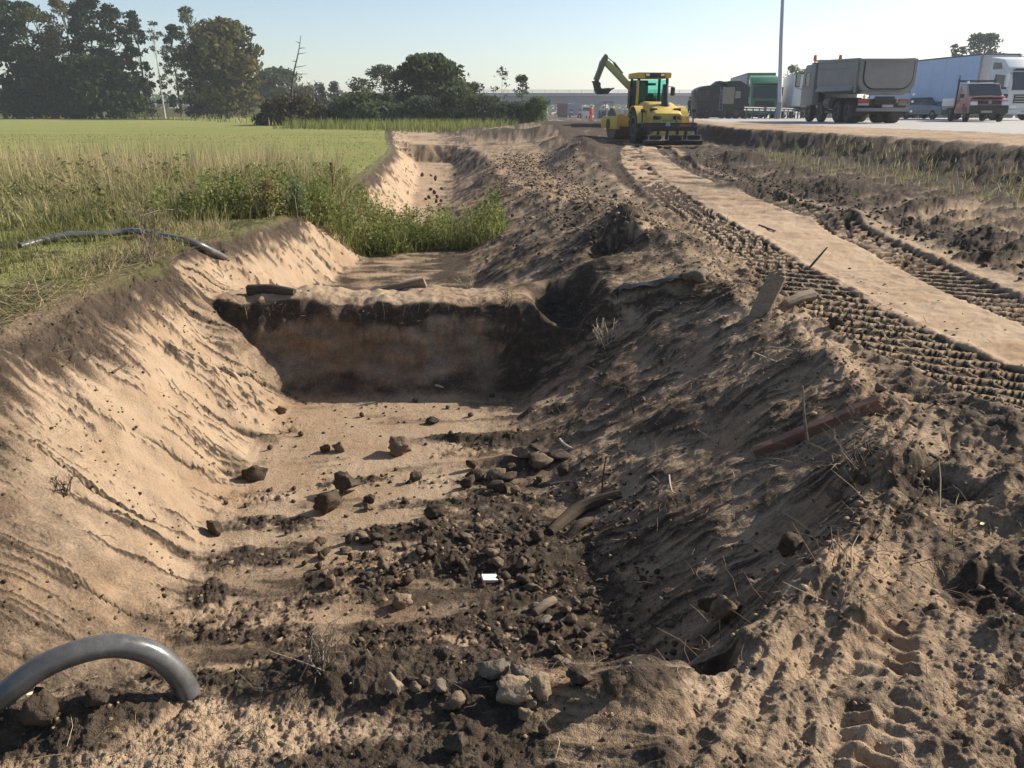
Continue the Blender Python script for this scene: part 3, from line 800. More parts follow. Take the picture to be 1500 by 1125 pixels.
def keep_weed(x, y, rs):
    return (y > veg_front(x) + .15) & (y < veg_back(x)) & (rs.rand(len(x)) < .5 + fbm(x * .9, y * .9, 3, 411))
x, y, rs = scatter(420, -4.4, -1.6, 9.5, 14, 45, keep_weed)
weeds('leafy_weeds', x, y, rs.uniform(.28, .66, len(x)), 90, .024, M_WEED, 'bright green leafy weeds at the end of the grass strip', 46)
x, y, rs = scatter(330, -12, -4.6, 9.2, 13.5, 47, keep_weed)
weeds('herbs', x, y, rs.uniform(.35, .75, len(x)), 48, .026, M_TALL, 'grey-green herbs scattered through the tall grass', 48, tone0=.4)
# the green growth that crosses the trench bottom
def keep_cross(x, y, rs):
    e = .35 * fbm(x * 1.6, y * 1.6, 3, 421)
    return (y > veg_front(x) + e) & (y < veg_back(x) + e)
x, y, rs = scatter(7000, -3.0, -.1, 10.8, 15, 49, keep_cross)
h = rs.uniform(.3, .78, len(x)) * (.75 + .5 * ss(-.8, -2.2, x))
h = rs.uniform(.18, .60, len(x)) * (.85 + 1.2 * fbm(x * 1.4, y * 1.4, 3, 422)) * (.45 + .55 * ss(-.2, -.9, x))
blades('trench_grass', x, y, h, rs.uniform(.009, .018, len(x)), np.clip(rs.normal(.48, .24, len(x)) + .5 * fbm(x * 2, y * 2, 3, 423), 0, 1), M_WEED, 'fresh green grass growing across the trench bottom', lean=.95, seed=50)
x, y, rs = scatter(230, -2.9, -.2, 11, 14.5, 51, keep_cross)
weeds('trench_weeds', x, y, rs.uniform(.35, .7, len(x)), 75, .022, M_WEED, 'leafy green weeds growing across the trench bottom', 52)

def keep_short(x, y, rs):
    xe = np.interp(y, [4.5, 6, 7.7, 9.5], [-3.4, -3.35, -3.25, -3.2])
    p = .30 + .9 * fbm(x * 1.1, y * 1.1, 3, 431) + .28 * (y - 7) / 2
    return (x < xe + .25 * fbm(x * 2, y * 2, 2, 432) - .15) & (rs.rand(len(x)) < p)
x, y, rs = scatter(40000, -9.5, -2.9, 4.6, 9.8, 53, keep_short)
blades('short_grass', x, y, rs.uniform(.04, .17, len(x)), rs.uniform(.005, .011, len(x)), np.clip(rs.normal(.5, .26, len(x)) + .6 * fbm(x * .9, y * .9, 3, 433) + .45 * (1 - ss(.3, 1.6, -3.2 - x)) + .2 * (1 - ss(5.5, 7, y)), 0, 1), M_SHORT, 'short trampled grass on top of the left bank', lean=.8, seed=54)
def keep_meadow(x, y, rs):
    xe = np.interp(y, [14, 17.5, 24, 30, 38, 60], [-3.0, -3.2, -3.8, -4.5, -5.8, -9])
    return x < xe - .1
x, y, rs = scatter(9000, -34, -3, 14, 46, 55, keep_meadow)
blades('meadow_tufts', x, y, rs.uniform(.03, .09, len(x)), rs.uniform(.012, .03, len(x)), np.clip(rs.normal(.6, .2, len(x)) + .4 * fbm(x * .3, y * .5, 3, 434), 0, 1), M_SHORT, 'short tufts left standing on the mown meadow', lean=.6, seed=56)
# rank grass where the trench runs out before the bushes
x, y, rs = scatter(7000, -17, 1.2, 46, 64, 57, lambda x, y, rs: (x < np.interp(y, [46, 64], [-5.6, 0.5]) + 1.5 * rs.rand(len(x))) & (y > 60 - (x + 17) * .75 + rs.normal(0, 1, len(x))))
blades('reed_grass', x, y, rs.uniform(.4, .95, len(x)), rs.uniform(.03, .07, len(x)), np.clip(rs.normal(.5, .2, len(x)), 0, .85), M_WEED, 'pale green reedy grass in front of the distant bushes', z=np.full(len(x), -.1), lean=.25, seed=58)
x, y, rs = scatter(5000, -80, -12, 66, 138, 59, lambda x, y, rs: np.abs(y - np.interp(x, [-80, -63, -30, -19, -9], [150, 134, 90, 70, 68]) - rs.normal(0, 1.3, len(x))) < 2.2)
blades('margin_grass', x, y, rs.uniform(.4, 1.1, len(x)), rs.uniform(.06, .14, len(x)), np.clip(rs.normal(.5, .25, len(x)), 0, 1), M_TALL, 'rough grass along the far meadow margin under the trees', z=np.full(len(x), -.05), lean=.3, seed=60)
# weeds on the road embankment
def keep_slope(x, y, rs):
    xa = np.interp(y, [8, 14, 20, 26], [6.9, 6.9, 6.8, 6.8])
    return (x > xa) & (x < xa + 2.6) & (rs.rand(len(x)) < .35 + 1.3 * fbm(x * .8, y * .8, 3, 441))
x, y, rs = scatter(4800, 6.5, 9.8, 8.5, 24, 61, keep_slope)
blades('slope_grass', x, y, rs.uniform(.08, .26, len(x)), rs.uniform(.008, .018, len(x)), np.clip(rs.normal(.62, .2, len(x)), 0, 1), M_TALL, 'sparse yellow-green weeds on the road embankment', lean=.5, seed=62)

# ------------------------------------------------------------------ mesh builder for made things
class MB:
    def __init__(s): s.v = []; s.f = []
    def add(s, v, f):
        o = len(s.v); s.v += [tuple(p) for p in v]; s.f += [tuple(i + o for i in q) for q in f]; return s
    def box(s, c, d, rot=None):
        x, y, z = (k / 2 for k in d)
        p = [Vector((a, b, e)) for e in (-z, z) for b in (-y, y) for a in (-x, x)]
        if rot: 
            R = Euler(rot).to_matrix(); p = [R @ q for q in p]
        p = [q + Vector(c) for q in p]
        return s.add(p, [(0, 2, 3, 1), (4, 5, 7, 6), (0, 1, 5, 4), (2, 6, 7, 3), (0, 4, 6, 2), (1, 3, 7, 5)])
    def prism(s, poly, axis, a0, a1, scale1=1.0, off1=(0, 0)):
        """poly: 2-D outline in the plane across axis ('x': (y,z), 'y': (x,z), 'z': (x,y))"""
        n = len(poly)
        def pt(u, w, a): return {'x': (a, u, w), 'y': (u, a, w), 'z': (u, w, a)}[axis]
        v = [pt(u, w, a0) for u, w in poly] + [pt(u * scale1 + off1[0], w * scale1 + off1[1], a1) for u, w in poly]
        f = [tuple(range(n))[::-1], tuple(range(n, 2 * n))] + [(i, (i + 1) % n, n + (i + 1) % n, n + i) for i in range(n)]
        return s.add(v, f)
    def cyl(s, p0, p1, r0, r1=None, n=16):
        r1 = r0 if r1 is None else r1
        p0, p1 = Vector(p0), Vector(p1); d = (p1 - p0).normalized()
        a = d.orthogonal().normalized(); b = d.cross(a)
        v = [p0 + r0 * (math.cos(t) * a + math.sin(t) * b) for t in [2 * math.pi * k / n for k in range(n)]]
        v += [p1 + r1 * (math.cos(t) * a + math.sin(t) * b) for t in [2 * math.pi * k / n for k in range(n)]]
        return s.add(v, [tuple(range(n))[::-1], tuple(range(n, 2 * n))] + [(i, (i + 1) % n, n + (i + 1) % n, n + i) for i in range(n)])
    def lathe(s, prof, c, axis='x', n=24):
        """prof: (radius, along) pairs, closed to a ring solid"""
        v = []; m = len(prof)
        for k in range(n):
            t = 2 * math.pi * k / n; cs, sn = math.cos(t), math.sin(t)
            for r, a in prof:
                p = {'x': (a, r * cs, r * sn), 'y': (r * cs, a, r * sn), 'z': (r * cs, r * sn, a)}[axis]
                v.append((p[0] + c[0], p[1] + c[1], p[2] + c[2]))
        f = [(k * m + i, k * m + (i + 1) % m, ((k + 1) % n) * m + (i + 1) % m, ((k + 1) % n) * m + i) for k in range(n) for i in range(m)]
        return s.add(v, f)
    def tube(s, pts, r, n=8):
        rr = r if hasattr(r, '__len__') else [r] * len(pts)
        v, f = tube_mesh([(pts, rr)], n); f = [tuple(q) for q in f]; m = len(v)
        f += [tuple(range(n))[::-1], tuple(range(m - n, m))]
        return s.add(v, f)
    def loft(s, sections):
        n = len(sections[0]); o = [p for q in sections for p in q]
        f = [tuple(range(n))[::-1], tuple(range(len(o) - n, len(o)))]
        for k in range(len(sections) - 1):
            f += [(k * n + i, k * n + (i + 1) % n, (k + 1) * n + (i + 1) % n, (k + 1) * n + i) for i in range(n)]
        return s.add(o, f)
    def build(s, name, mat, parent=None, bevel=0.0, smooth=False, seg=2):
        bm = bmesh.new()
        vs = [bm.verts.new(p) for p in s.v]
        for q in s.f:
            try: bm.faces.new([vs[i] for i in q])
            except ValueError: pass
        bmesh.ops.recalc_face_normals(bm, faces=bm.faces)
        if bevel:
            es = [e for e in bm.edges if len(e.link_faces) == 2 and e.calc_face_angle(0) > .5]
            bmesh.ops.bevel(bm, geom=es, offset=bevel, segments=seg, affect='EDGES', profile=.6, clamp_overlap=True)
        if smooth or bevel:
            for f_ in bm.faces: f_.smooth = True
            for e in bm.edges:
                if len(e.link_faces) == 2 and e.calc_face_angle(0) > .6: e.smooth = False
        me = bpy.data.meshes.new(name); bm.to_mesh(me); bm.free()
        return link(name, me, mat, parent)

P_GREY = simple('dusty_grey_paint', (.20, .20, .205), .55, var=.12, dirt=.35, dirtcol=(.24, .22, .195), scale=1.2)
P_TAIL = simple('dusty_tipper_steel', (.19, .185, .185), .6, var=.12, dirt=.4, dirtcol=(.25, .22, .195), scale=1.0)
P_DARK = simple('dark_chassis_paint', (.022, .022, .023), .7, var=.3, dirt=.3, dirtcol=(.09, .075, .06))
P_BLACK = simple('black_machine_steel', (.012, .012, .013), .5, var=.3, dirt=.12, dirtcol=(.07, .06, .045))
P_RUBBER = simple('dusty_tyre_rubber', (.022, .021, .020), .9, var=.25, dirt=.5, dirtcol=(.085, .07, .055), scale=4)
P_RIM = simple('dusty_steel_rim', (.10, .095, .09), .6, metal=.3, var=.2, dirt=.4)
P_YEL = simple('dusty_yellow_paint', (.60, .41, .06), .55, var=.15, dirt=.42, dirtcol=(.30, .225, .12), scale=2.5)
P_OLIVE = simple('faded_olive_yellow_paint', (.33, .34, .115), .55, var=.12, dirt=.3, dirtcol=(.22, .2, .12), scale=2)
P_WHITE = simple('white_vehicle_paint', (.62, .63, .64), .4, var=.05, dirt=.15, dirtcol=(.36, .33, .3), scale=1.0)
P_RED = simple('red_van_paint', (.27, .035, .04), .35, var=.1, dirt=.2, dirtcol=(.3, .17, .15), scale=1.4)
P_PINK = simple('dusty_red_white_paint', (.34, .12, .125), .35, var=.08, dirt=.15, scale=1.5)
P_GREEN = simple('green_lorry_paint', (.06, .20, .10), .45, var=.1, dirt=.2, scale=1)
P_BLUE = simple('faded_blue_tarpaulin', (.42, .53, .72), .6, var=.08, dirt=.15, dirtcol=(.16, .24, .38), scale=.8)
P_SIDE = simple('pale_grey_tarpaulin', (.42, .41, .43), .65, var=.08, dirt=.15, scale=.8)
P_GLASS = simple('dark_vehicle_glass', (.02, .03, .035), .08, var=.1, Specular_IOR_Level=.8)
def _glass():
    t = NT('green_tinted_glass'); b = t.n('ShaderNodeBsdfPrincipled')
    b.inputs['Base Color'].default_value = (.42, .80, .72, 1); b.inputs['Roughness'].default_value = .03
    b.inputs['Transmission Weight'].default_value = 1.0; b.inputs['IOR'].default_value = 1.02
    t.l(b.outputs[0], t.out.inputs['Surface']); return t.m
P_TINT = _glass()
P_LAMPR = simple('red_lamp_plastic', (.42, .03, .025), .25, var=.1)
P_LAMPW = simple('clear_lamp_plastic', (.75, .75, .72), .12, var=.05, Specular_IOR_Level=.9)
P_BEACON = simple('orange_red_beacon', (.75, .12, .05), .25, var=.1)
P_PLATE = simple('pale_number_plate', (.36, .36, .34), .5, var=.05)
P_GALV = simple('galvanised_steel', (.24, .25, .27), .55, metal=.3, var=.12, scale=2)
P_RAIL = simple('dull_rail_steel', (.085, .09, .10), .7, var=.15, dirt=.2, dirtcol=(.1, .09, .08))
P_CONC = simple('grey_concrete', (.30, .31, .33), .9, var=.12, dirt=.25, dirtcol=(.18, .18, .18), scale=.35)
P_MIRROR = simple('mirror_glass', (.75, .78, .75), .03, metal=1.0, var=.02)

def wheel(parent, x, y, r, w, dual=False, side=1):
    t = MB(); W = w * (2.15 if dual else 1)
    h = W / 2
    prof = [(r * .58, -h * .9), (r * .86, -h), (r * .97, -h * .86), (r, -h * .6), (r, h * .6), (r * .97, h * .86), (r * .86, h), (r * .58, h * .9)]
    t.lathe(prof, (0, 0, 0), 'x', 26)
    e = empty_child('wheel', parent, (x, y, r))
    t.build('tyre', P_RUBBER, e, smooth=True)
    m = MB(); so = side * h
    m.lathe([(r * .60, so * .2), (r * .60, so * .92), (r * .50, so * .95), (r * .46, so * .45), (r * .2, so * .4), (r * .17, so * .8), (.005, so * .8), (.005, so * .2)], (0, 0, 0), 'x', 20)
    m.build('rim', P_RIM, e, smooth=True)
    return e

def empty_child(name, parent, loc):
    o = bpy.data.objects.new(name, None); COL.objects.link(o); o.parent = parent; o.location = loc; o.empty_display_size = .1
    return o

def road_z(x, y): return gz(x, y)

# ------------------------------------------------------------------ overpass, rails, mast, signs
def overpass():
    Y = 285.0
    xl, _ = at_dist(560, 140, Y); xr, _ = at_dist(1130, 140, Y)
    zt = at_dist(800, 136, Y)[1]; zb = at_dist(800, 153.5, Y)[1]; zp = at_dist(800, 132.5, Y)[1]
    root = empty('overpass', ((xl + xr) / 2, Y, -1.6)); tag(root, 'long grey concrete overpass crossing the motorway in the haze', 'bridge')
    L = xr - xl; b = -root.location.z
    m = MB(); m.box((0, 0, (zt + zb) / 2 + b - .5), (L, 9.0, zt - zb - 1.2)); m.build('girder', simple('shaded_bridge_concrete', (.17, .18, .20), .9, var=.1, scale=.1), root)
    m = MB(); m.box((0, 0, zt + b - .55), (L, 12, 1.0)); m.build('deck_edge', P_CONC, root)
    for zz_ in (zp, (zp + zt) / 2):
        m = MB(); m.box((0, -5.6, zz_ + b), (L, .12, .14)); m.build('handrail', P_GALV, root)
    base = None
    for k in range(int(L / 4)):
        if base is None:
            m = MB(); m.box((0, 0, 0), (.12, .12, zp - zt + .5)); base = m.build('rail_post', P_GALV, root); o = base
        else:
            o = base.copy(); COL.objects.link(o); o.parent = root
        o.location = (-L / 2 + 2 + 4 * k, -5.6, (zp + zt) / 2 + b - .2)
    for px in (640, 735, 876, 1003):
        x, _ = at_dist(px, 150, Y)
        m = MB(); m.box((x - root.location.x, 0, (zb + b) / 2 + .3), (1.6, 7, zb + b + 1.6)); m.build('pier', P_CONC, root, bevel=.1)
overpass()

def guard_rail(name, pts, label, group=None, step=2.0, h=.75):
    """pts: world points along the rail"""
    x0, y0, z0 = pts[0]
    root = empty(name, (x0, y0, z0)); tag(root, label, 'guard rail', group)
    P = np.array(pts) - np.array(pts[0])
    m = MB()
    prof = [(-.02, h - .30), (.03, h - .25), (-.01, h - .18), (-.01, h - .14), (.03, h - .06), (-.02, h)]
    secs = []
    for i, p in enumerate(P):
        d = P[min(i + 1, len(P) - 1)] - P[max(i - 1, 0)]; d /= np.linalg.norm(d)
        nrm = np.array([d[1], -d[0], 0])
        s = [p + nrm * u + np.array([0, 0, w]) for u, w in prof]
        s += [p + nrm * (u - .02) + np.array([0, 0, w]) for u, w in prof[::-1]]
        secs.append([tuple(q) for q in s])
    m.loft(secs); m.build('rail', P_RAIL, root)
    seg = np.linalg.norm(np.diff(P, axis=0), axis=1); cum = np.concatenate([[0], np.cumsum(seg)])
    b = MB(); b.box((0, 0, h / 2 - .1), (.08, .12, h)); post = None
    for s in np.arange(.5, cum[-1], step):
        p = [np.interp(s, cum, P[:, k]) for k in range(3)]
        if post is None: post = b.build('post', P_RAIL, root); o = post
        else: o = post.copy(); COL.objects.link(o); o.parent = root
        o.location = p
    return root
def gpt(px, Y, dz=0):
    x, _ = at_dist(px, 160, Y); return (x, Y, gz(x, Y) + dz)
guard_rail('guard_rail', [gpt(1090, 62), gpt(1125, 66), gpt(1160, 72), gpt(1190, 80)], 'grey steel guard rail on posts between milling machine and dump truck', step=1.3, h=.85)
def side_road():
    prof = [(140, -.2), (147.2, 1.45), (159, 1.5), (168, -.2)]
    m = MB(); m.loft([[(x_, y_, z_) for y_, z_ in prof] for x_ in (-95, -60, -28, -14)])
    o = m.build('side_road_embankment', M_FIELD); o['kind'] = 'structure'
side_road()
guard_rail('guard_rail', [(-64, 148.5, 1.45), (-48, 148.3, 1.45), (-36, 148.2, 1.45), (-22, 148, 1.45)], 'far grey guard rail of a side road behind the golden willow', step=3, h=1.1)
guard_rail('guard_rail', [gpt(1338, 78), gpt(1352, 72), gpt(1372, 70)], 'short grey guard rail piece between dump truck and blue trailer', step=1.5, h=.8)

def mast():
    Y = 66.0
    x, _ = at_dist(1140, 168, Y); z = gz(x, Y); xt, zt = at_dist(1149, -60, Y)
    root = empty('light_mast', (x, Y, z)); tag(root, 'tall slim white light mast rising above the green lorry', 'light mast')
    m = MB(); m.tube([(0, 0, 0), (0, 0, 1.2)], [.21, .21], 12); m.build('base_sleeve', P_GALV, root, smooth=True)
    m = MB(); m.tube([(0, 0, 1.2), ((xt - x) * .5, 0, (zt - z) * .5), (xt - x, 0, zt - z)], [.165, .145, .12], 12); m.build('shaft', simple('pale_mast_paint', (.40, .40, .44), .5, var=.05), root, smooth=True)
    m = MB(); m.box((xt - x, 0, zt - z + .1), (1.6, .4, .18)); m.build('lamp_head', P_GALV, root, bevel=.03)
mast()

def billboard():
    Y = 86.0
    x0, zt = at_dist(1351, 88, Y); x1, zb = at_dist(1365, 110, Y)
    root = empty('sign_board', ((x0 + x1) / 2, Y, .3), .12); tag(root, 'white and blue sign board on posts left of the blue trailer', 'sign')
    w = x1 - x0
    m = MB(); m.box((0, 0, (zt + zb) / 2 - .3), (w, .12, zt - zb)); m.build('panel', simple('white_sign_face', (.62, .64, .68), .5, var=.05), root, bevel=.02)
    m = MB(); m.box((-w * .30, -.075, (zt + zb) / 2 - .3), (w * .32, .02, (zt - zb) * .92)); m.build('blue_field', simple('blue_sign_face', (.12, .15, .42), .5, var=.15), root)
    m = MB(); m.box((-w * .28, -.095, (zt + zb) / 2 - .5), (w * .12, .015, (zt - zb) * .4)); m.build('white_mark', simple('white_sign_mark', (.6, .62, .68), .5), root)
    for s in (-1, 1):
        m = MB(); m.cyl((s * w * .38, .12, -.6), (s * w * .38, .12, zt - .35), .06, n=8); m.build('post', P_GALV, root)
    m = MB(); m.cyl((0, .12, zb - .9), (w * .38, .12, zb - .35), .04, n=6); m.build('brace', P_GALV, root)
billboard()

# ------------------------------------------------------------------ dump truck, seen from its rear left
def dump_truck():
    Y = 40.0
    px_ = 1291
    x, _ = at_dist(px_, 181, Y); z = gz(x, Y)
    r = empty('dump_truck', (x, Y, z), math.radians(-.5)); tag(r, 'dusty grey four-axle dump truck seen from behind on the pale paving', 'dump truck')
    # local: +y forward, rear edge at y=0
    m = MB(); m.box((-.42, 4.3, .95), (.12, 8.3, .30)); m.box((.42, 4.3, .95), (.12, 8.3, .30)); m.box((0, .15, .95), (.9, .14, .3)); m.box((0, 3, .95), (.8, .14, .25)); m.box((0, 6, .95), (.8, .14, .25)); m.build('chassis', P_DARK, r, bevel=.015)
    # half-pipe body
    def sec(y, w, zb, zt, n=9):
        pts = [(-w, y, zt)]
        R = min(w, zt - zb) * .48
        for k in range(n):
            t = math.pi + (math.pi / 2) * k / (n - 1); pts.append((-w + R + R * math.cos(t) * 1.0, y, zb + R + R * math.sin(t)))
        for k in range(n):
            t = 1.5 * math.pi + (math.pi / 2) * k / (n - 1); pts.append((w - R + R * math.cos(t), y, zb + R + R * math.sin(t)))
        pts.append((w, y, zt)); return pts
    outer = [sec(.12, 1.27, 1.34, 2.80), sec(.8, 1.27, 1.34, 2.80), sec(5.9, 1.22, 1.40, 3.0)]
    inner = [[(p[0] * .955, p[1] + (.05 if i == 2 else 0), p[2] + (.06 if p[2] < 2.3 else .0)) for p in s_] for i, s_ in enumerate(outer)]
    m = MB()
    n = len(outer[0])
    v = [p for s_ in outer for p in s_] + [p for s_ in inner for p in s_]
    f = []
    for b in (0, 3 * n):
        for k in range(2): f += [(b + k * n + i, b + k * n + i + 1, b + (k + 1) * n + i + 1, b + (k + 1) * n + i) for i in range(n - 1)]
    for k in range(2):
        for i in (0, n - 1): f.append((k * n + i, (k + 1) * n + i, 3 * n + (k + 1) * n + i, 3 * n + k * n + i))
    f += [(i, i + 1, 3 * n + i + 1, 3 * n + i) for i in range(n - 1)]
    m.add(v, f); m.build('tipper_body', P_GREY, r, smooth=True)
    m = MB(); m.prism([(a, c) for a, _, c in sec(0, 1.21, 1.41, 3.08)], 'y', 5.86, 5.95); m.build('headboard', P_GREY, r)
    m = MB(); m.box((0, 6.15, 3.09), (2.5, .75, .06)); m.build('cab_guard', P_GREY, r, bevel=.015)
    for s in (-1, 1):
        m = MB(); m.box((s * 1.26, 3.1, 2.93), (.10, 5.6, .14), (.033, 0, 0)); m.build('top_rail', P_GREY, r, bevel=.02)
        m = MB(); m.box((s * 1.275, 3.2, 1.62), (.07, 5.0, .30), (.01, s * -.5, 0)); m.build('side_flap', P_GREY, r, bevel=.015)
        m = MB(); m.box((s * 1.265, 3.1, 2.58), (.05, 5.5, .05), (.025, 0, 0)); m.build('side_rib', P_GREY, r)
        m = MB(); m.box((s * 1.29, .42, 2.08), (.09, .18, 1.42)); m.build('rear_post', P_GREY, r, bevel=.02)
    # tailgate with its dark U-shaped gap
    m = MB(); m.prism([(a, c) for a, _, c in sec(0, 1.30, 1.26, 2.86)], 'y', .0, .12); m.build('rear_frame', P_TAIL, r, bevel=.02)
    m = MB(); m.prism([(a, c) for a, _, c in sec(0, 1.17, 1.50, 2.84)], 'y', -.02, .0); m.build('gap_seal', P_BLACK, r)
    m = MB(); m.prism([(a, c) for a, _, c in sec(0, 1.12, 1.56, 2.86)], 'y', -.07, -.021); m.build('tailgate', P_TAIL, r, bevel=.015)
    m = MB(); m.box((0, -.08, 2.80), (2.5, .06, .09)); m.build('tailgate_top_bar', P_TAIL, r, bevel=.02)
    m = MB(); m.box((0, -.076, 2.66), (1.9, .02, .035)); m.build('tailgate_rib', P_TAIL, r)
    m = MB(); m.box((-.25, -.045, 1.36), (1.9, .14, .1)); m.build('sill_beam', P_TAIL, r, bevel=.02)
    # rear underframe
    m = MB(); m.box((0, .1, .62), (2.45, .14, .16)); m.build('underrun_bar', P_GREY, r, bevel=.03)
    for s in (-1, 1):
        m = MB(); m.box((s * .55, .25, .85), (.12, .2, .5)); m.build('bar_bracket', P_DARK, r)
        m = MB(); m.box((s * .95, .06, 1.02), (.52, .10, .17)); e = m.build('tail_light', P_LAMPR if s < 0 else simple('dusty_tail_lens', (.24, .09, .07), .5, var=.2), r, bevel=.02)
        m = MB(); m.box((s * .95, .04, .86), (.5, .06, .10)); m.build('marker_plate', P_PLATE if s < 0 else P_GREY, r)
        m = MB(); m.box((s * .95, .55, .60), (.62, .02, .55), (.06, 0, 0)); m.build('mud_flap', P_BLACK, r)
        for ya, yb in ((.6, 1.9), (2.0, 3.3)):
            m = MB(); pts = [((ya + yb) / 2 + .66 * math.cos(t), .52 + .66 * math.sin(t)) for t in np.linspace(.25, math.pi - .25, 8)]
            pts += [(y_, z_ - .03) for y_, z_ in pts[::-1]]
            m.prism(pts, 'x', s * .95 - .3, s * .95 + .3); m.build('mudguard', P_DARK, r)
    m = MB(); m.box((0, .02, 1.12), (.9, .08, .18)); m.build('tow_beam', P_BLACK, r, bevel=.02)
    m = MB(); m.box((.2, .045, .78), (.52, .02, .12)); m.build('number_plate', P_PLATE, r)
    # axles, wheels
    for y_, dual in ((1.25, 1), (2.65, 1), (5.1, 0), (6.9, 0)):
        m = MB(); m.cyl((-1, y_, .52), (1, y_, .52), .1, n=10); m.build('axle', P_DARK, r)
        for s in (-1, 1):
            wheel(r, s * (.93 if dual else 1.06), y_, .52, .29, dual, s)
    m = MB(); m.cyl((-1.0, 3.65, .95), (-1.0, 4.45, .95), .30, n=18); m.build('fuel_tank', P_RIM, r, smooth=True)
    m = MB(); m.box((-1.1, 4.0, .5), (.25, .5, .05)); m.box((-1.1, 4.0, .75), (.25, .5, .05)); m.build('side_step', P_GALV, r)
    # cab
    m = MB(); m.prism([(6.4, .85), (8.3, .75), (8.35, 1.6), (8.2, 2.55), (7.9, 2.95), (6.4, 2.95)], 'x', -1.22, 1.22); m.build('cab', P_GREY, r, bevel=.06)
    m = MB(); m.prism([(7.0, 1.85), (8.05, 1.85), (7.98, 2.5), (7.0, 2.6)], 'x', -1.235, -1.215); m.build('side_window', P_GLASS, r)
    m = MB(); m.prism([(7.0, 1.85), (8.05, 1.85), (7.98, 2.5), (7.0, 2.6)], 'x', 1.215, 1.235); m.build('side_window', P_GLASS, r)
    m = MB(); m.box((0, 7.3, 3.0), (1.9, 1.1, .12)); m.build('roof_panel', P_DARK, r, bevel=.04)
    m = MB(); m.box((-.75, 6.28, 1.9), (.25, .2, 1.9)); m.cyl((-.75, 6.28, 2.2), (-.75, 6.28, 3.0), .07, n=10); m.build('intake_stack', P_BLACK, r)
    for s in (-1, 1):
        m = MB(); m.tube([(s * 1.2, 8.1, 2.75), (s * 1.5, 8.25, 2.72), (s * 1.5, 8.25, 1.75), (s * 1.2, 8.15, 1.7)], .022, 6); a = m.build('mirror_arm', P_BLACK, r)
        m = MB(); m.box((s * 1.5, 8.22, 2.2), (.26, .14, .78)); b = m.build('mirror', P_BLACK, r, bevel=.04)
        m = MB(); m.box((s * 1.5, 8.145, 2.2), (.20, .012, .7)); m.build('mirror_glass', P_MIRROR, b)
        m = MB(); m.box((s * 1.29, .5, .45), (.06, .06, .5)); m.build('marker_arm', P_BLACK, r)
    for bx, by in ((-.95, 7.4), (.35, 7.2)):
        m = MB(); m.cyl((bx, by, 3.02), (bx, by, 3.18), .04, n=8); m.cyl((bx, by, 3.16), (bx, by, 3.44), .1, .075, n=14); m.build('beacon', P_BEACON, r, smooth=True)
    for zz_ in (.55, .98, 1.3):
        m = MB(); m.cyl((1.31, .05, zz_), (1.31, -.02, zz_), .05, n=10); m.build('side_marker', P_LAMPW, r)
dump_truck()

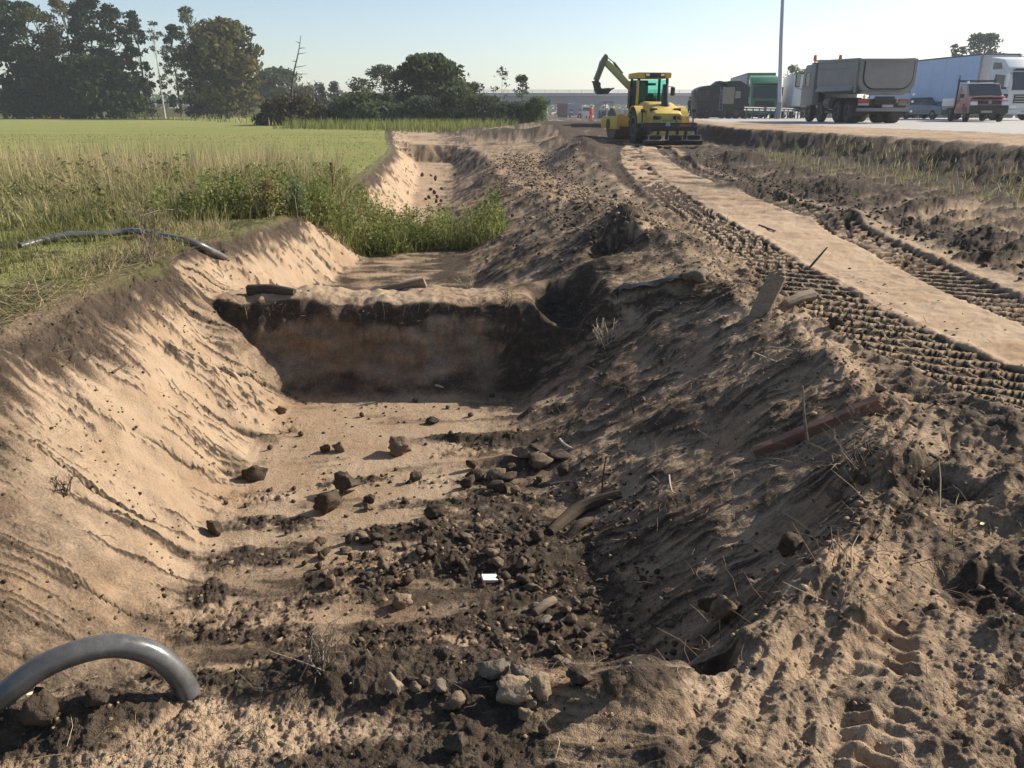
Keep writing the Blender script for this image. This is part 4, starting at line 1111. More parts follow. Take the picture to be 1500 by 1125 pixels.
# ------------------------------------------------------------------ roller in the cut
def roller():
    Y = 35.0
    x, y = at_dist(954, 205, Y)[0], Y
    z = gz(x + .2, y - .6) + .02
    r = empty('road_roller', (x, y, z), math.radians(8)); tag(r, 'dusty yellow soil roller with cab and rear plate compactors on the bench', 'road roller')
    Mdk = P_BLACK
    # +y forward (away, turned left); rear hood towards the camera
    m = MB()
    secs = []
    for yy, w, zb, zt, rr in ((.0, .70, .95, 1.78, .30), (-.9, .74, .85, 1.74, .32), (-1.6, .74, .80, 1.55, .30), (-2.05, .68, .85, 1.28, .22)):
        pts = [(-w, yy, zb), (-w, yy, zt - rr)]
        for k in range(1, 6):
            t = math.pi - (math.pi / 2) * k / 5; pts.append((-w + rr + rr * math.cos(t), yy, zt - rr + rr * math.sin(t)))
        for k in range(1, 6):
            t = math.pi / 2 - (math.pi / 2) * k / 5; pts.append((w - rr + rr * math.cos(t), yy, zt - rr + rr * math.sin(t)))
        pts += [(w, yy, zb)]
        secs.append(pts)
    m.loft(secs); hood = m.build('engine_hood', P_YEL, r, smooth=True)
    for s in (-1, 1):
        m = MB(); m.box((s * .735, -1.2, 1.25), (.04, .5, .24), (0, s * .03, 0)); m.build('side_vent', Mdk, r)
        m = MB(); m.box((s * .44, -1.99, 1.12), (.34, .16, .22), (-.5, 0, 0)); m.build('rear_vent', Mdk, r, bevel=.02)
        m = MB(); m.box((s * .52, -1.72, 1.40), (.30, .2, .10), (-.42, 0, 0)); m.build('hood_louvre', Mdk, r)
    m = MB(); m.box((0, -2.05, 1.05), (.5, .1, .12), (-.3, 0, 0)); m.build('badge_bar', P_OLIVE, r)
    m = MB(); m.cyl((.12, -1.35, 1.5), (.12, -1.35, 1.66), .25, .2, n=18); m.cyl((.12, -1.3, 1.6), (.12, -1.22, 2.45), .17, .12, n=18); m.build('exhaust_stack', Mdk, r, smooth=True)
    m = MB(); m.box((0, -.6, .78), (1.3, 2.7, .35)); m.build('rear_frame', Mdk, r, bevel=.04)
    # rear wheels
    for s in (-1, 1):
        e = wheel(r, s * .86, -.75, .74, .52, False, s)
        lug = MB()
        for k in range(20):
            t = 2 * math.pi * k / 20
            for h in (-1, 1):
                lug.box((h * .13, .755 * math.cos(t + h * .08), .755 * math.sin(t + h * .08)), (.25, .07, .05), (t + h * .08 + math.pi / 2, 0, 0))
        lug.build('tread_lugs', P_RUBBER, e)
    for s in (-1, 1):
        pts = [(-.75 + .86 * math.cos(t), .74 + .86 * math.sin(t)) for t in np.linspace(.5, math.pi - .2, 9)]
        pts += [(a, b - .04) for a, b in pts[::-1]]
        m = MB(); m.prism(pts, 'x', s * .86 - .3, s * .86 + .3); m.build('fender', P_YEL, r)
    # cab
    cz, ch = 1.45, 1.42
    cw = .68
    m = MB(); m.box((0, .75, 1.15), (1.5, 1.35, .55)); m.build('cab_floor', P_YEL, r, bevel=.05)
    m = MB()
    for sx in (-1, 1):
        for y0, y1 in ((.12, .2), (1.4, 1.3)):
            m.loft([[(sx * cw - .05, y0 - .05, cz - .1), (sx * cw + .05, y0 - .05, cz - .1), (sx * cw + .05, y0 + .05, cz - .1), (sx * cw - .05, y0 + .05, cz - .1)],
                    [(sx * (cw - .03) - .05, y1 - .05, cz + ch - .1), (sx * (cw - .03) + .05, y1 - .05, cz + ch - .1), (sx * (cw - .03) + .05, y1 + .05, cz + ch - .1), (sx * (cw - .03) - .05, y1 + .05, cz + ch - .1)]])
    m.build('cab_pillars', Mdk, r)
    m = MB(); m.box((-cw - .04, .12, 1.9), (.1, .12, 1.5), (.03, 0, 0)); m.build('corner_trim', P_YEL, r, bevel=.02)
    m = MB(); m.box((0, .76, cz + ch), (1.56, 1.55, .24)); m.build('cab_roof', P_YEL, r, bevel=.06)
    m = MB(); m.box((.02, -.03, cz + ch - .02), (.9, .06, .2)); m.build('roof_lamp_panel', Mdk, r)
    for s in (-1, 1):
        m = MB(); m.box((s * .34, -.075, cz + ch + .01), (.16, .05, .1)); m.build('work_light', P_LAMPW, r, bevel=.01)
    m = MB(); m.box((0, .16, cz + .65), (1.24, .012, 1.2), (-.06, 0, 0)); m.build('rear_window', P_TINT, r)
    m = MB(); m.box((0, 1.36, cz + .65), (1.24, .012, 1.2), (.06, 0, 0)); m.build('windscreen', P_TINT, r)
    for s in (-1, 1):
        m = MB(); m.box((s * cw, .76, cz + .65), (.012, 1.05, 1.2)); m.build('side_window', P_TINT, r)
    m = MB(); m.box((.05, .62, 1.62), (.5, .15, .62)); m.box((.05, .85, 1.42), (.5, .5, .14)); m.box((.05, .64, 2.02), (.28, .12, .2)); m.build('driver_seat', Mdk, r, bevel=.04)
    m = MB(); m.tube([(.05, 1.3, 1.4), (.05, 1.12, 1.85)], .05, 8); m.lathe([(.17, -.02), (.2, 0), (.17, .02)], (.05, 1.1, 1.88), 'z', 16); m.build('steering_wheel', Mdk, r)
    m = MB(); m.box((-.1, .25, cz + 1.05), (.5, .05, .1)); m.build('sun_blind', Mdk, r)
    for s in (-1, 1):
        m = MB(); m.tube([(s * .7, .2, 2.4), (s * .9, .1, 2.4), (s * .9, .1, 2.2)], .018, 6); m.build('mirror_arm', Mdk, r)
        m = MB(); m.box((s * .9, .09, 2.2), (.2, .07, .36)); m.build('mirror', Mdk, r, bevel=.03)
    # plate compactor frame at the rear
    m = MB(); m.box((0, -2.35, .80), (2.35, .32, .22)); m.box((0, -2.62, .68), (2.3, .16, .2)); m.box((-.75, -2.15, .75), (.16, .7, .16)); m.box((.75, -2.15, .75), (.16, .7, .16)); m.build('carrier_beam', Mdk, r, bevel=.03)
    m = MB(); m.prism([(-.95, .40), (.95, .40), (.62, .62), (-.62, .62)], 'y', -2.68, -2.5); m.build('yellow_apron', P_YEL, r, bevel=.03)
    for sx, w in ((-.78, .72), (.05, .72), (.86, .72)):
        e = empty_child('plate_compactor', r, (sx, -2.8, 0))
        m = MB(); m.prism([(-.42, .16), (-.34, .03), (.34, .03), (.42, .16), (.42, .20), (-.42, .20)], 'x', -w / 2, w / 2); m.build('sole_plate', Mdk, e, bevel=.015)
        m = MB(); m.box((0, 0, .33), (w * .78, .42, .2)); m.build('housing', Mdk, e, bevel=.04)
        m = MB(); m.tube([(-w * .42, -.3, .22), (-w * .42, -.3, .42), (w * .42, -.3, .42), (w * .42, -.3, .22)], .022, 6); m.build('guard_bar', P_GALV, e)
        for s in (-1, 1):
            m = MB(); m.cyl((s * .22, .1, .40), (s * .22, .1, .62), .06, n=10); m.build('damper', Mdk, e)
    m = MB(); m.tube([(-.55, -1.2, 1.0), (-.62, -1.9, 1.25), (-.35, -2.25, 1.05), (-.35, -2.4, .85)], .03, 6); m.tube([(.35, -1.9, 1.0), (.3, -2.3, 1.18), (.3, -2.45, .85)], .03, 6); m.build('hydraulic_hoses', Mdk, r, smooth=True)
    m = MB(); m.cyl((-.1, -2.525, .83), (-.1, -2.545, .83), .10, n=16); m.build('warning_disc', P_PLATE, r)
    m = MB(); m.box((.65, -2.52, .82), (.5, .012, .09)); m.build('warning_stripe', P_LAMPR, r)
    for s in (-1, 1):
        m = MB(); m.box((s * 1.12, -2.15, 1.1), (.05, .05, .55)); m.box((s * 1.12, -2.17, 1.38), (.16, .08, .14)); m.build('rear_lamp', Mdk, r, bevel=.01)
    # articulated front frame with the drum, steered left
    e = empty_child('front_frame', r, (0, 1.55, 0)); e.rotation_euler = (0, 0, math.radians(5))
    m = MB(); m.box((0, .25, .85), (.7, .6, .5)); m.build('yoke_hitch', P_YEL, e, bevel=.05)
    for s in (-1, 1):
        m = MB(); m.prism([(.35, .55), (2.55, .55), (2.6, .95), (2.3, 1.12), (.35, 1.15)], 'x', s * 1.06 - .08, s * 1.06 + .08); m.build('side_beam', P_YEL, e, bevel=.03)
        m = MB(); m.cyl((s * 1.15, 1.5, .78), (s * 1.17, 1.5, .78), .24, n=18); m.build('drum_bearing', Mdk, e)
    m = MB(); m.box((0, .5, .95), (2.0, .25, .55)); m.build('cross_beam', P_YEL, e, bevel=.04)
    m = MB(); m.box((0, 2.5, .8), (2.2, .2, .3)); m.build('front_beam', P_YEL, e, bevel=.04)
    m = MB(); m.lathe([(.72, -1.0), (.75, -.98), (.75, .98), (.72, 1.0), (.2, .95), (.2, -.95)], (0, 1.5, .75), 'x', 36); m.build('drum', simple('worn_drum_steel', (.12, .105, .09), .6, metal=.3, var=.2, dirt=.4), e, smooth=True)
    m = MB(); m.box((-.55, .55, 1.3), (.5, .4, .3)); m.build('tool_box', P_WHITE, e, bevel=.04)
    r.scale = (.92,) * 3
roller()

# ------------------------------------------------------------------ excavator behind the roller
def excavator():
    Y = 47.0
    x, _ = at_dist(940, 180, Y); z = gz(x, Y)
    r = empty('excavator', (x, Y, z), math.radians(8)); tag(r, 'olive-yellow excavator with raised folded arm behind the roller', 'excavator')
    s1 = 30.0 / 1.065
    def lp(px, py): 
        a, b = at_dist(px, py, Y); return (a - x, b - z)
    for s in (-1, 1):
        m = MB(); pts = [(-1.25, .38), (-1.05, .08), (1.05, .08), (1.25, .38), (1.05, .70), (-1.05, .70)]
        m.prism(pts, 'x', s * .85 - .22, s * .85 + .22); m.build('crawler', P_BLACK, r, bevel=.06)
    m = MB(); m.box((0, 0, .6), (1.3, 1.6, .35)); m.build('undercarriage', P_DARK, r, bevel=.04)
    m = MB(); m.cyl((0, 0, .75), (0, 0, .95), .55, n=20); m.build('slew_ring', P_BLACK, r)
    m = MB(); m.prism([(-.3, .95), (1.45, .95), (1.5, 1.3), (1.35, 1.75), (-.3, 1.8)], 'x', -.5, 1.0); m.build('engine_house', P_OLIVE, r, bevel=.08)
    cx0 = lp(921, 140)[0]
    m = MB(); m.box((cx0 + .42, -.2, 1.75), (.8, 1.25, 1.55)); m.build('cab', P_BLACK, r, bevel=.08)
    m = MB(); m.box((cx0 + .42, -.84, 1.95), (.62, .02, .9)); m.build('cab_window', P_GLASS, r)
    def strut(name, pts2, w, mat, y=0.0, parent=r, bevel=.03):
        m = MB(); m.prism(pts2, 'y', y - w / 2, y + w / 2); return m.build(name, mat, parent, bevel=bevel)
    b = [lp(*p) for p in ((928, 138), (916, 128), (885.5, 97), (884.5, 91), (889, 89), (903, 101), (926, 126), (932, 133))]
    strut('boom', b, .34, P_OLIVE)
    s_ = [lp(*p) for p in ((888, 96), (884, 97), (875, 119), (869.5, 119), (872, 108), (877, 91), (885, 79.5), (888.5, 82))]
    st = strut('stick', s_, .28, simple('dark_olive_paint', (.12, .125, .06), .6, var=.2, dirt=.3))
    p0, p1, p2 = lp(887, 83), lp(898, 92), lp(911, 108)
    m = MB(); m.cyl((p0[0], -.02, p0[1]), (p1[0], -.02, p1[1]), .035, n=10); m.build('piston_rod', P_GALV, r)
    m = MB(); m.cyl((p1[0], -.02, p1[1]), (p2[0], -.02, p2[1]), .075, n=10); m.build('boom_cylinder', P_BLACK, r)
    q0, q1 = lp(880, 86), lp(867.5, 117)
    m = MB(); m.cyl((q0[0], -.12, q0[1]), (q1[0], -.12, q1[1]), .04, n=8); m.build('bucket_cylinder', P_GALV, r)
    bk = [lp(*p) for p in ((866.5, 119), (868, 121), (870, 129), (871.5, 136), (876, 138.5), (887, 138), (893.5, 130.5), (888, 129), (877.5, 130), (876, 126.5), (876.5, 123), (873, 119))]
    strut('bucket', bk, .7, P_BLACK, bevel=.02)
    for k in range(4):
        a, c = lp(892, 130.5)
        m = MB(); m.box((a + .08, -.27 + .18 * k, c), (.2, .06, .06), (0, -.4, 0)); m.build('bucket_tooth', P_RIM, r)
excavator()

# ------------------------------------------------------------------ worker in orange
def person(name, px, Y, base_py, height, mat, label, facing, hair):
    x, _ = at_dist(px, base_py, Y)
    z = at_dist(px, base_py, Y)[1]
    root = empty(name, (x, Y, z), facing); tag(root, label, 'person')
    k = height / 1.78
    J = dict(pelvis=(0, 0, .95), waist=(0, .01, 1.10), chest=(0, .02, 1.32), neck=(0, .0, 1.50), head0=(0, -.01, 1.60), head1=(0, -.01, 1.72),
             shl=(-.19, .02, 1.43), ell=(-.27, .06, 1.16), wrl=(-.25, -.08, .93), hdl=(-.245, -.12, .85),
             shr=(.19, .02, 1.43), elr=(.28, .05, 1.16), wrr=(.30, -.06, .93), hdr=(.30, -.09, .85),
             hil=(-.10, 0, .90), knl=(-.12, -.06, .50), anl=(-.12, .05, .10), tol=(-.13, -.14, .04),
             hir=(.10, 0, .90), knr=(.12, .05, .50), anr=(.12, .12, .10), tor=(.13, -.06, .04))
    R = dict(pelvis=.15, waist=.14, chest=.165, neck=.06, head0=.09, head1=.10, shl=.075, ell=.055, wrl=.042, hdl=.042, shr=.075, elr=.055, wrr=.042, hdr=.042,
             hil=.105, knl=.075, anl=.06, tol=.045, hir=.105, knr=.075, anr=.06, tor=.045)
    E = [('pelvis', 'waist'), ('waist', 'chest'), ('chest', 'neck'), ('neck', 'head0'), ('head0', 'head1'), ('chest', 'shl'), ('shl', 'ell'), ('ell', 'wrl'), ('wrl', 'hdl'),
         ('chest', 'shr'), ('shr', 'elr'), ('elr', 'wrr'), ('wrr', 'hdr'), ('pelvis', 'hil'), ('hil', 'knl'), ('knl', 'anl'), ('anl', 'tol'), ('pelvis', 'hir'), ('hir', 'knr'), ('knr', 'anr'), ('anr', 'tor')]
    names = list(J)
    me = bpy.data.meshes.new('body'); me.from_pydata([tuple(c * k for c in J[n_]) for n_ in names], [(names.index(a), names.index(b)) for a, b in E], []); me.update()
    tmp = bpy.data.objects.new('body_tmp', me); COL.objects.link(tmp)
    sk = tmp.modifiers.new('skin', 'SKIN'); sk.use_smooth_shade = True
    for i, n_ in enumerate(names):
        me.skin_vertices[0].data[i].radius = (R[n_] * k, R[n_] * k * (.8 if n_ in ('chest', 'waist', 'pelvis') else 1))
    me.skin_vertices[0].data[0].use_root = True
    sb = tmp.modifiers.new('sub', 'SUBSURF'); sb.levels = 1; sb.render_levels = 1
    dg = bpy.context.evaluated_depsgraph_get()
    bme = bpy.data.meshes.new_from_object(tmp.evaluated_get(dg)); bme.name = 'body'
    bpy.data.objects.remove(tmp)
    bme.materials.clear(); bme.materials.append(mat); bme.materials.append(SKIN); bme.materials.append(P_BLACK)
    for p in bme.polygons:
        c = p.center / k
        p.material_index = 1 if c.z > 1.50 or (c.z < .90 and abs(c.x) > .2) else (2 if c.z < .11 else 0)
        p.use_smooth = True
    o = bpy.data.objects.new('body', bme); COL.objects.link(o); o.parent = root
    m = MB(); m.lathe([(.0, .125), (.05, .115), (.09, .07), (.105, .0), (.10, -.04), (.085, -.03), (.07, .05), (.0, .10)], (0, .005, 1.69), 'z', 12)
    for i in range(len(m.v)): m.v[i] = tuple(c * k for c in m.v[i])
    m.build('hair', hair, root, smooth=True)
    return root
SKIN = simple('skin', (.42, .25, .18), .6, var=.05)
P_ORANGE = simple('orange_red_workwear', (.80, .10, .035), .8, var=.08)
P_HAIR = simple('dark_hair', (.03, .022, .016), .8)
person('person', 865.5, 100, 177, 1.72, P_ORANGE, 'person in orange-red work suit standing on earth left of the roller', .4, P_HAIR)
person('person', 1009, 73, 173, 1.72, simple('dark_workwear', (.03, .035, .05), .8, var=.1), 'person in dark clothes beside the front of the black milling machine', 1.8, P_HAIR)

# ------------------------------------------------------------------ black milling machine
def milling_machine():
    Y = 71.0
    x, _ = at_dist(1054, 173, Y); z = gz(x, Y)
    r = empty('milling_machine', (x, Y, z), 0.0); tag(r, 'soot-black road milling machine with one pale cabinet panel on its side', 'milling machine')
    k = 1 / 18.3
    def q(px, py): a, b = at_dist(px, py, Y); return (a - x, b - z)
    D = 1.2
    m = MB(); m.prism([q(*p) for p in ((1016, 172), (1092, 172), (1093, 158), (1091, 150), (1016, 150))], 'y', -D, D); m.build('chassis', P_BLACK, r, bevel=.06)
    m = MB(); m.prism([q(*p) for p in ((1016, 151), (1017, 134), (1021, 129.5), (1030, 126), (1052, 124), (1052, 151))], 'y', -D + .05, D - .05); m.build('engine_hood', P_BLACK, r, bevel=.06)
    m = MB(); m.prism([q(*p) for p in ((1040, 127), (1046, 122), (1051, 118.5), (1059, 120), (1060, 130), (1042, 131))], 'y', -.7, .7); m.build('dirty_stack', P_BLACK, r, bevel=.05)
    m = MB(); m.prism([q(*p) for p in ((1060, 152), (1060, 122), (1064, 119), (1080, 119), (1085, 122), (1092, 126), (1091, 152))], 'y', -D + .1, D - .1); m.build('operator_housing', P_BLACK, r, bevel=.05)
    a, b = q(1054, 128); c, d = q(1069, 152.5)
    m = MB(); m.box(((a + c) / 2, -D - .02, (b + d) / 2), (c - a, .1, b - d)); m.build('pale_cabinet', simple('dusty_pale_cabinet', (.26, .23, .18), .7, var=.15, dirt=.4, dirtcol=(.1, .085, .065)), r, bevel=.03)
    a, b = q(1072, 134); c, d = q(1079, 144)
    m = MB(); m.box(((a + c) / 2, -D + .06, (b + d) / 2), (c - a, .1, b - d)); m.build('side_window', simple('dusty_window', (.22, .22, .22), .3, var=.2), r)
    a, b = q(1017, 133); c, d = q(1034, 147)
    m = MB(); m.box(((a + c) / 2, -D + .02, (b + d) / 2), (c - a, .1, b - d)); m.build('radiator_grille', P_DARK, r)
    for i in range(6):
        m = MB(); m.box(((a + c) / 2, -D - .04, d + (b - d) * (i + .5) / 6), (c - a - .05, .05, .04)); m.build('grille_bar', P_RIM, r)
    a, b = q(1040, 134); c, d = q(1048, 148)
    m = MB(); m.cyl(((a + c) / 2, -D - .05, (b + d) / 2), ((a + c) / 2, -D + .1, (b + d) / 2), .28, n=16); m.build('hose_reel', P_DARK, r)
    xl = q(1051, 150)[0]
    m = MB()
    for s in (-.14, .14): m.cyl((xl + s, -D - .08, .6), (xl + s, -D - .08, 2.5), .02, n=6)
    for zz_ in np.arange(.7, 2.5, .3): m.cyl((xl - .14, -D - .08, zz_), (xl + .14, -D - .08, zz_), .018, n=6)
    m.build('ladder', P_GALV, r)
    for px in (1022, 1030, 1062, 1072, 1084):
        wx_, _ = q(px, 168)
        for s in (-1, 1):
            w = wheel(r, 0, 0, .42, .35, False, s); w.location = (wx_, s * (D + .02), .42); w.rotation_euler = (0, 0, math.pi / 2 * -s * s)
    m = MB(); h0, h1 = q(1093, 118), q(1093, 154); m.tube([(h1[0] + .02, -D, h1[1]), (h0[0], -D, h0[1]), (h0[0], D, h0[1]), (h1[0] + .02, D, h1[1])], .025, 6); m.build('handrail', P_GALV, r)
    m0 = q(1013, 138); m1 = q(1017, 132)
    m = MB(); m.tube([(m1[0], -D, m1[1]), (m0[0], -D - .1, m1[1]), (m0[0], -D - .1, m0[1])], .02, 6); m.build('mirror_arm', P_BLACK, r)
    m = MB(); m.box((m0[0], -D - .1, m0[1]), (.14, .08, .5)); m.build('mirror', P_BLACK, r, bevel=.03)
    m = MB(); e0 = q(1024, 170); m.box((e0[0] + .3, -D - .02, .62), (1.0, .12, .12)); m.build('bumper_step', P_RIM, r)
    m = MB(); e1 = q(1074, 171); m.box((e1[0], -D - .03, .45), (.5, .05, .35)); m.build('service_flap', P_RIM, r, bevel=.02)
milling_machine()

# ------------------------------------------------------------------ lorries
def lorry(name, px, Y, dz, heading, label, side, cab, roofcol, cabname='cab', L=13.6, back=P_SIDE):
    """front bumper centre stands at (px, Y); heading = direction the lorry faces, clockwise from +Y"""
    x, _ = at_dist(px, 165, Y); z = gz(x, Y) + dz
    r = empty(name, (x, Y, z), -heading); tag(r, label, 'lorry')
    # +y forward, front at y=0
    m = MB(); m.box((0, -3.1 - L / 2, 2.55), (2.5, L, 2.75)); m.build('curtain_box', side, r, bevel=.02)
    m = MB(); m.box((0, -3.1 - L / 2, 3.96), (2.56, L + .04, .10)); m.build('roof_edge', roofcol, r, bevel=.02)
    m = MB(); m.box((0, -3.1 - L / 2, 1.13), (2.52, L, .10)); m.build('floor_rail', P_GALV, r)
    for s in (-1, 1):
        for yy in (-3.13, -3.1 - L + .03):
            m = MB(); m.box((s * 1.24, yy, 2.55), (.1, .1, 2.78)); m.build('corner_post', P_GALV, r)
        n = 9
        for i in range(n):
            m = MB(); m.box((s * 1.257, -3.1 - L * (i + .5) / n, 2.5), (.012, .05, 2.7)); m.build('curtain_strap', side, r)
    m = MB(); m.box((0, -3.12, 2.55), (2.46, .05, 2.7)); m.build('front_wall', back, r)
    m = MB(); m.box((-.45, -8.0, .9), (.14, 14.6, .3)); m.box((.45, -8.0, .9), (.14, 14.6, .3)); m.build('chassis', P_DARK, r)
    for s in (-1, 1):
        m = MB(); m.box((s * 1.2, -8.2, .8), (.05, 3.6, .5)); m.build('side_guard', P_GALV, r)
        for yy in (-1.35, -5.2, -11.2, -12.5, -13.8):
            wheel(r, s * 1.02, yy, .50, .32, False, s)
    m = MB(); m.prism([(-2.3, .45), (-.05, .45), (.0, 1.2), (-.08, 2.1), (-.42, 3.05), (-1.0, 3.55), (-2.3, 3.75)], 'x', -1.22, 1.22); m.build(cabname, cab, r, bevel=.07)
    m = MB(); m.loft([[(-1.06, .02, 1.75), (1.06, .02, 1.75), (1.06, -.09, 1.75), (-1.06, -.09, 1.75)], [(-1.0, -.27, 2.78), (1.0, -.27, 2.78), (1.0, -.36, 2.78), (-1.0, -.36, 2.78)]]); m.build('windscreen', P_GLASS, r)
    for s in (-1, 1):
        m = MB(); m.prism([(-1.5, 1.85), (-.3, 1.8), (-.5, 2.6), (-1.5, 2.7)], 'x', s * 1.232 - .012, s * 1.232 + .012); m.build('side_window', P_GLASS, r)
        m = MB(); m.prism([(-1.9, 3.0), (-1.0, 3.0), (-1.2, 3.35), (-1.9, 3.4)], 'x', s * 1.232 - .012, s * 1.232 + .012); m.build('side_deflector_window', P_GLASS, r)
        m = MB(); m.tube([(s * 1.2, -.15, 2.7), (s * 1.45, -.05, 2.68)], .03, 6); m.build('mirror_arm', P_BLACK, r)
        m = MB(); m.box((s * 1.45, -.05, 2.3), (.22, .16, .75)); m.build('mirror', cab if side is P_BLUE else P_BLACK, r, bevel=.04)
        m = MB(); m.box((s * .85, .03, .78), (.45, .06, .20)); m.build('headlight', P_LAMPW, r, bevel=.03)
        m = MB(); m.box((s * 1.225, -1.35, 1.0), (.02, 1.15, .12)); m.build('wheel_arch_trim', P_DARK, r)
        m = MB(); m.box((s * 1.235, -.95, 1.65), (.02, .14, .04)); m.build('door_handle', P_DARK, r)
    m = MB(); m.box((0, .02, 1.25), (1.7, .04, .5)); m.build('grille', P_DARK, r)
    for i in range(3):
        m = MB(); m.box((0, .045, 1.1 + .15 * i), (1.6, .02, .03)); m.build('grille_bar', cab, r)
    m = MB(); m.box((0, .03, .5), (2.4, .12, .28)); m.build('bumper', cab, r, bevel=.04)
    m = MB(); m.box((0, .1, .52), (.52, .02, .12)); m.build('number_plate', P_PLATE, r)
    m = MB(); m.box((0, -.16, 2.92), (2.0, .28, .05), (.25, 0, 0)); m.build('sun_visor', P_DARK, r)
    return r
lorry('curtain_lorry', 1500, 52, 0, math.radians(175), 'white-cabbed lorry with a long pale blue curtain trailer at the right edge', P_BLUE, P_WHITE, simple('dark_roof_edge', (.10, .11, .13), .6))
lorry('curtain_lorry', 1118, 77, 0, math.radians(188), 'green-cabbed lorry with grey curtain trailer beside the light mast', P_SIDE, P_GREEN, P_GREEN, back=P_GREEN)
# white box truck seen from behind, beyond the dump truck
def box_truck():
    Y = 74.0
    x, _ = at_dist(1180, 165, Y); z = gz(x, Y)
    r = empty('box_truck', (x, Y, z), math.radians(-10)); tag(r, 'white box truck half hidden behind the dump truck', 'truck')
    m = MB(); m.box((0, 3.4, 2.3), (2.5, 7.0, 2.6)); m.build('box_body', P_WHITE, r, bevel=.03)
    for s in (-1, 1):
        m = MB(); m.box((s * .6, -.13, 2.3), (1.1, .04, 2.4)); m.build('rear_door', P_WHITE, r, bevel=.01)
        for yy in (1.3, 8.0): wheel(r, s * 1.0, yy, .48, .3, False, s)
        m = MB(); m.box((s * 1.0, -.1, .85), (.35, .08, .14)); m.build('tail_light', P_LAMPR, r)
    m = MB(); m.box((0, 4.5, .85), (.9, 9.0, .25)); m.build('chassis', P_DARK, r)
    m = MB(); m.prism([(7.2, .6), (9.0, .6), (9.0, 1.6), (8.7, 2.7), (7.2, 2.8)], 'x', -1.15, 1.15); m.build('cab', P_WHITE, r, bevel=.06)
box_truck()

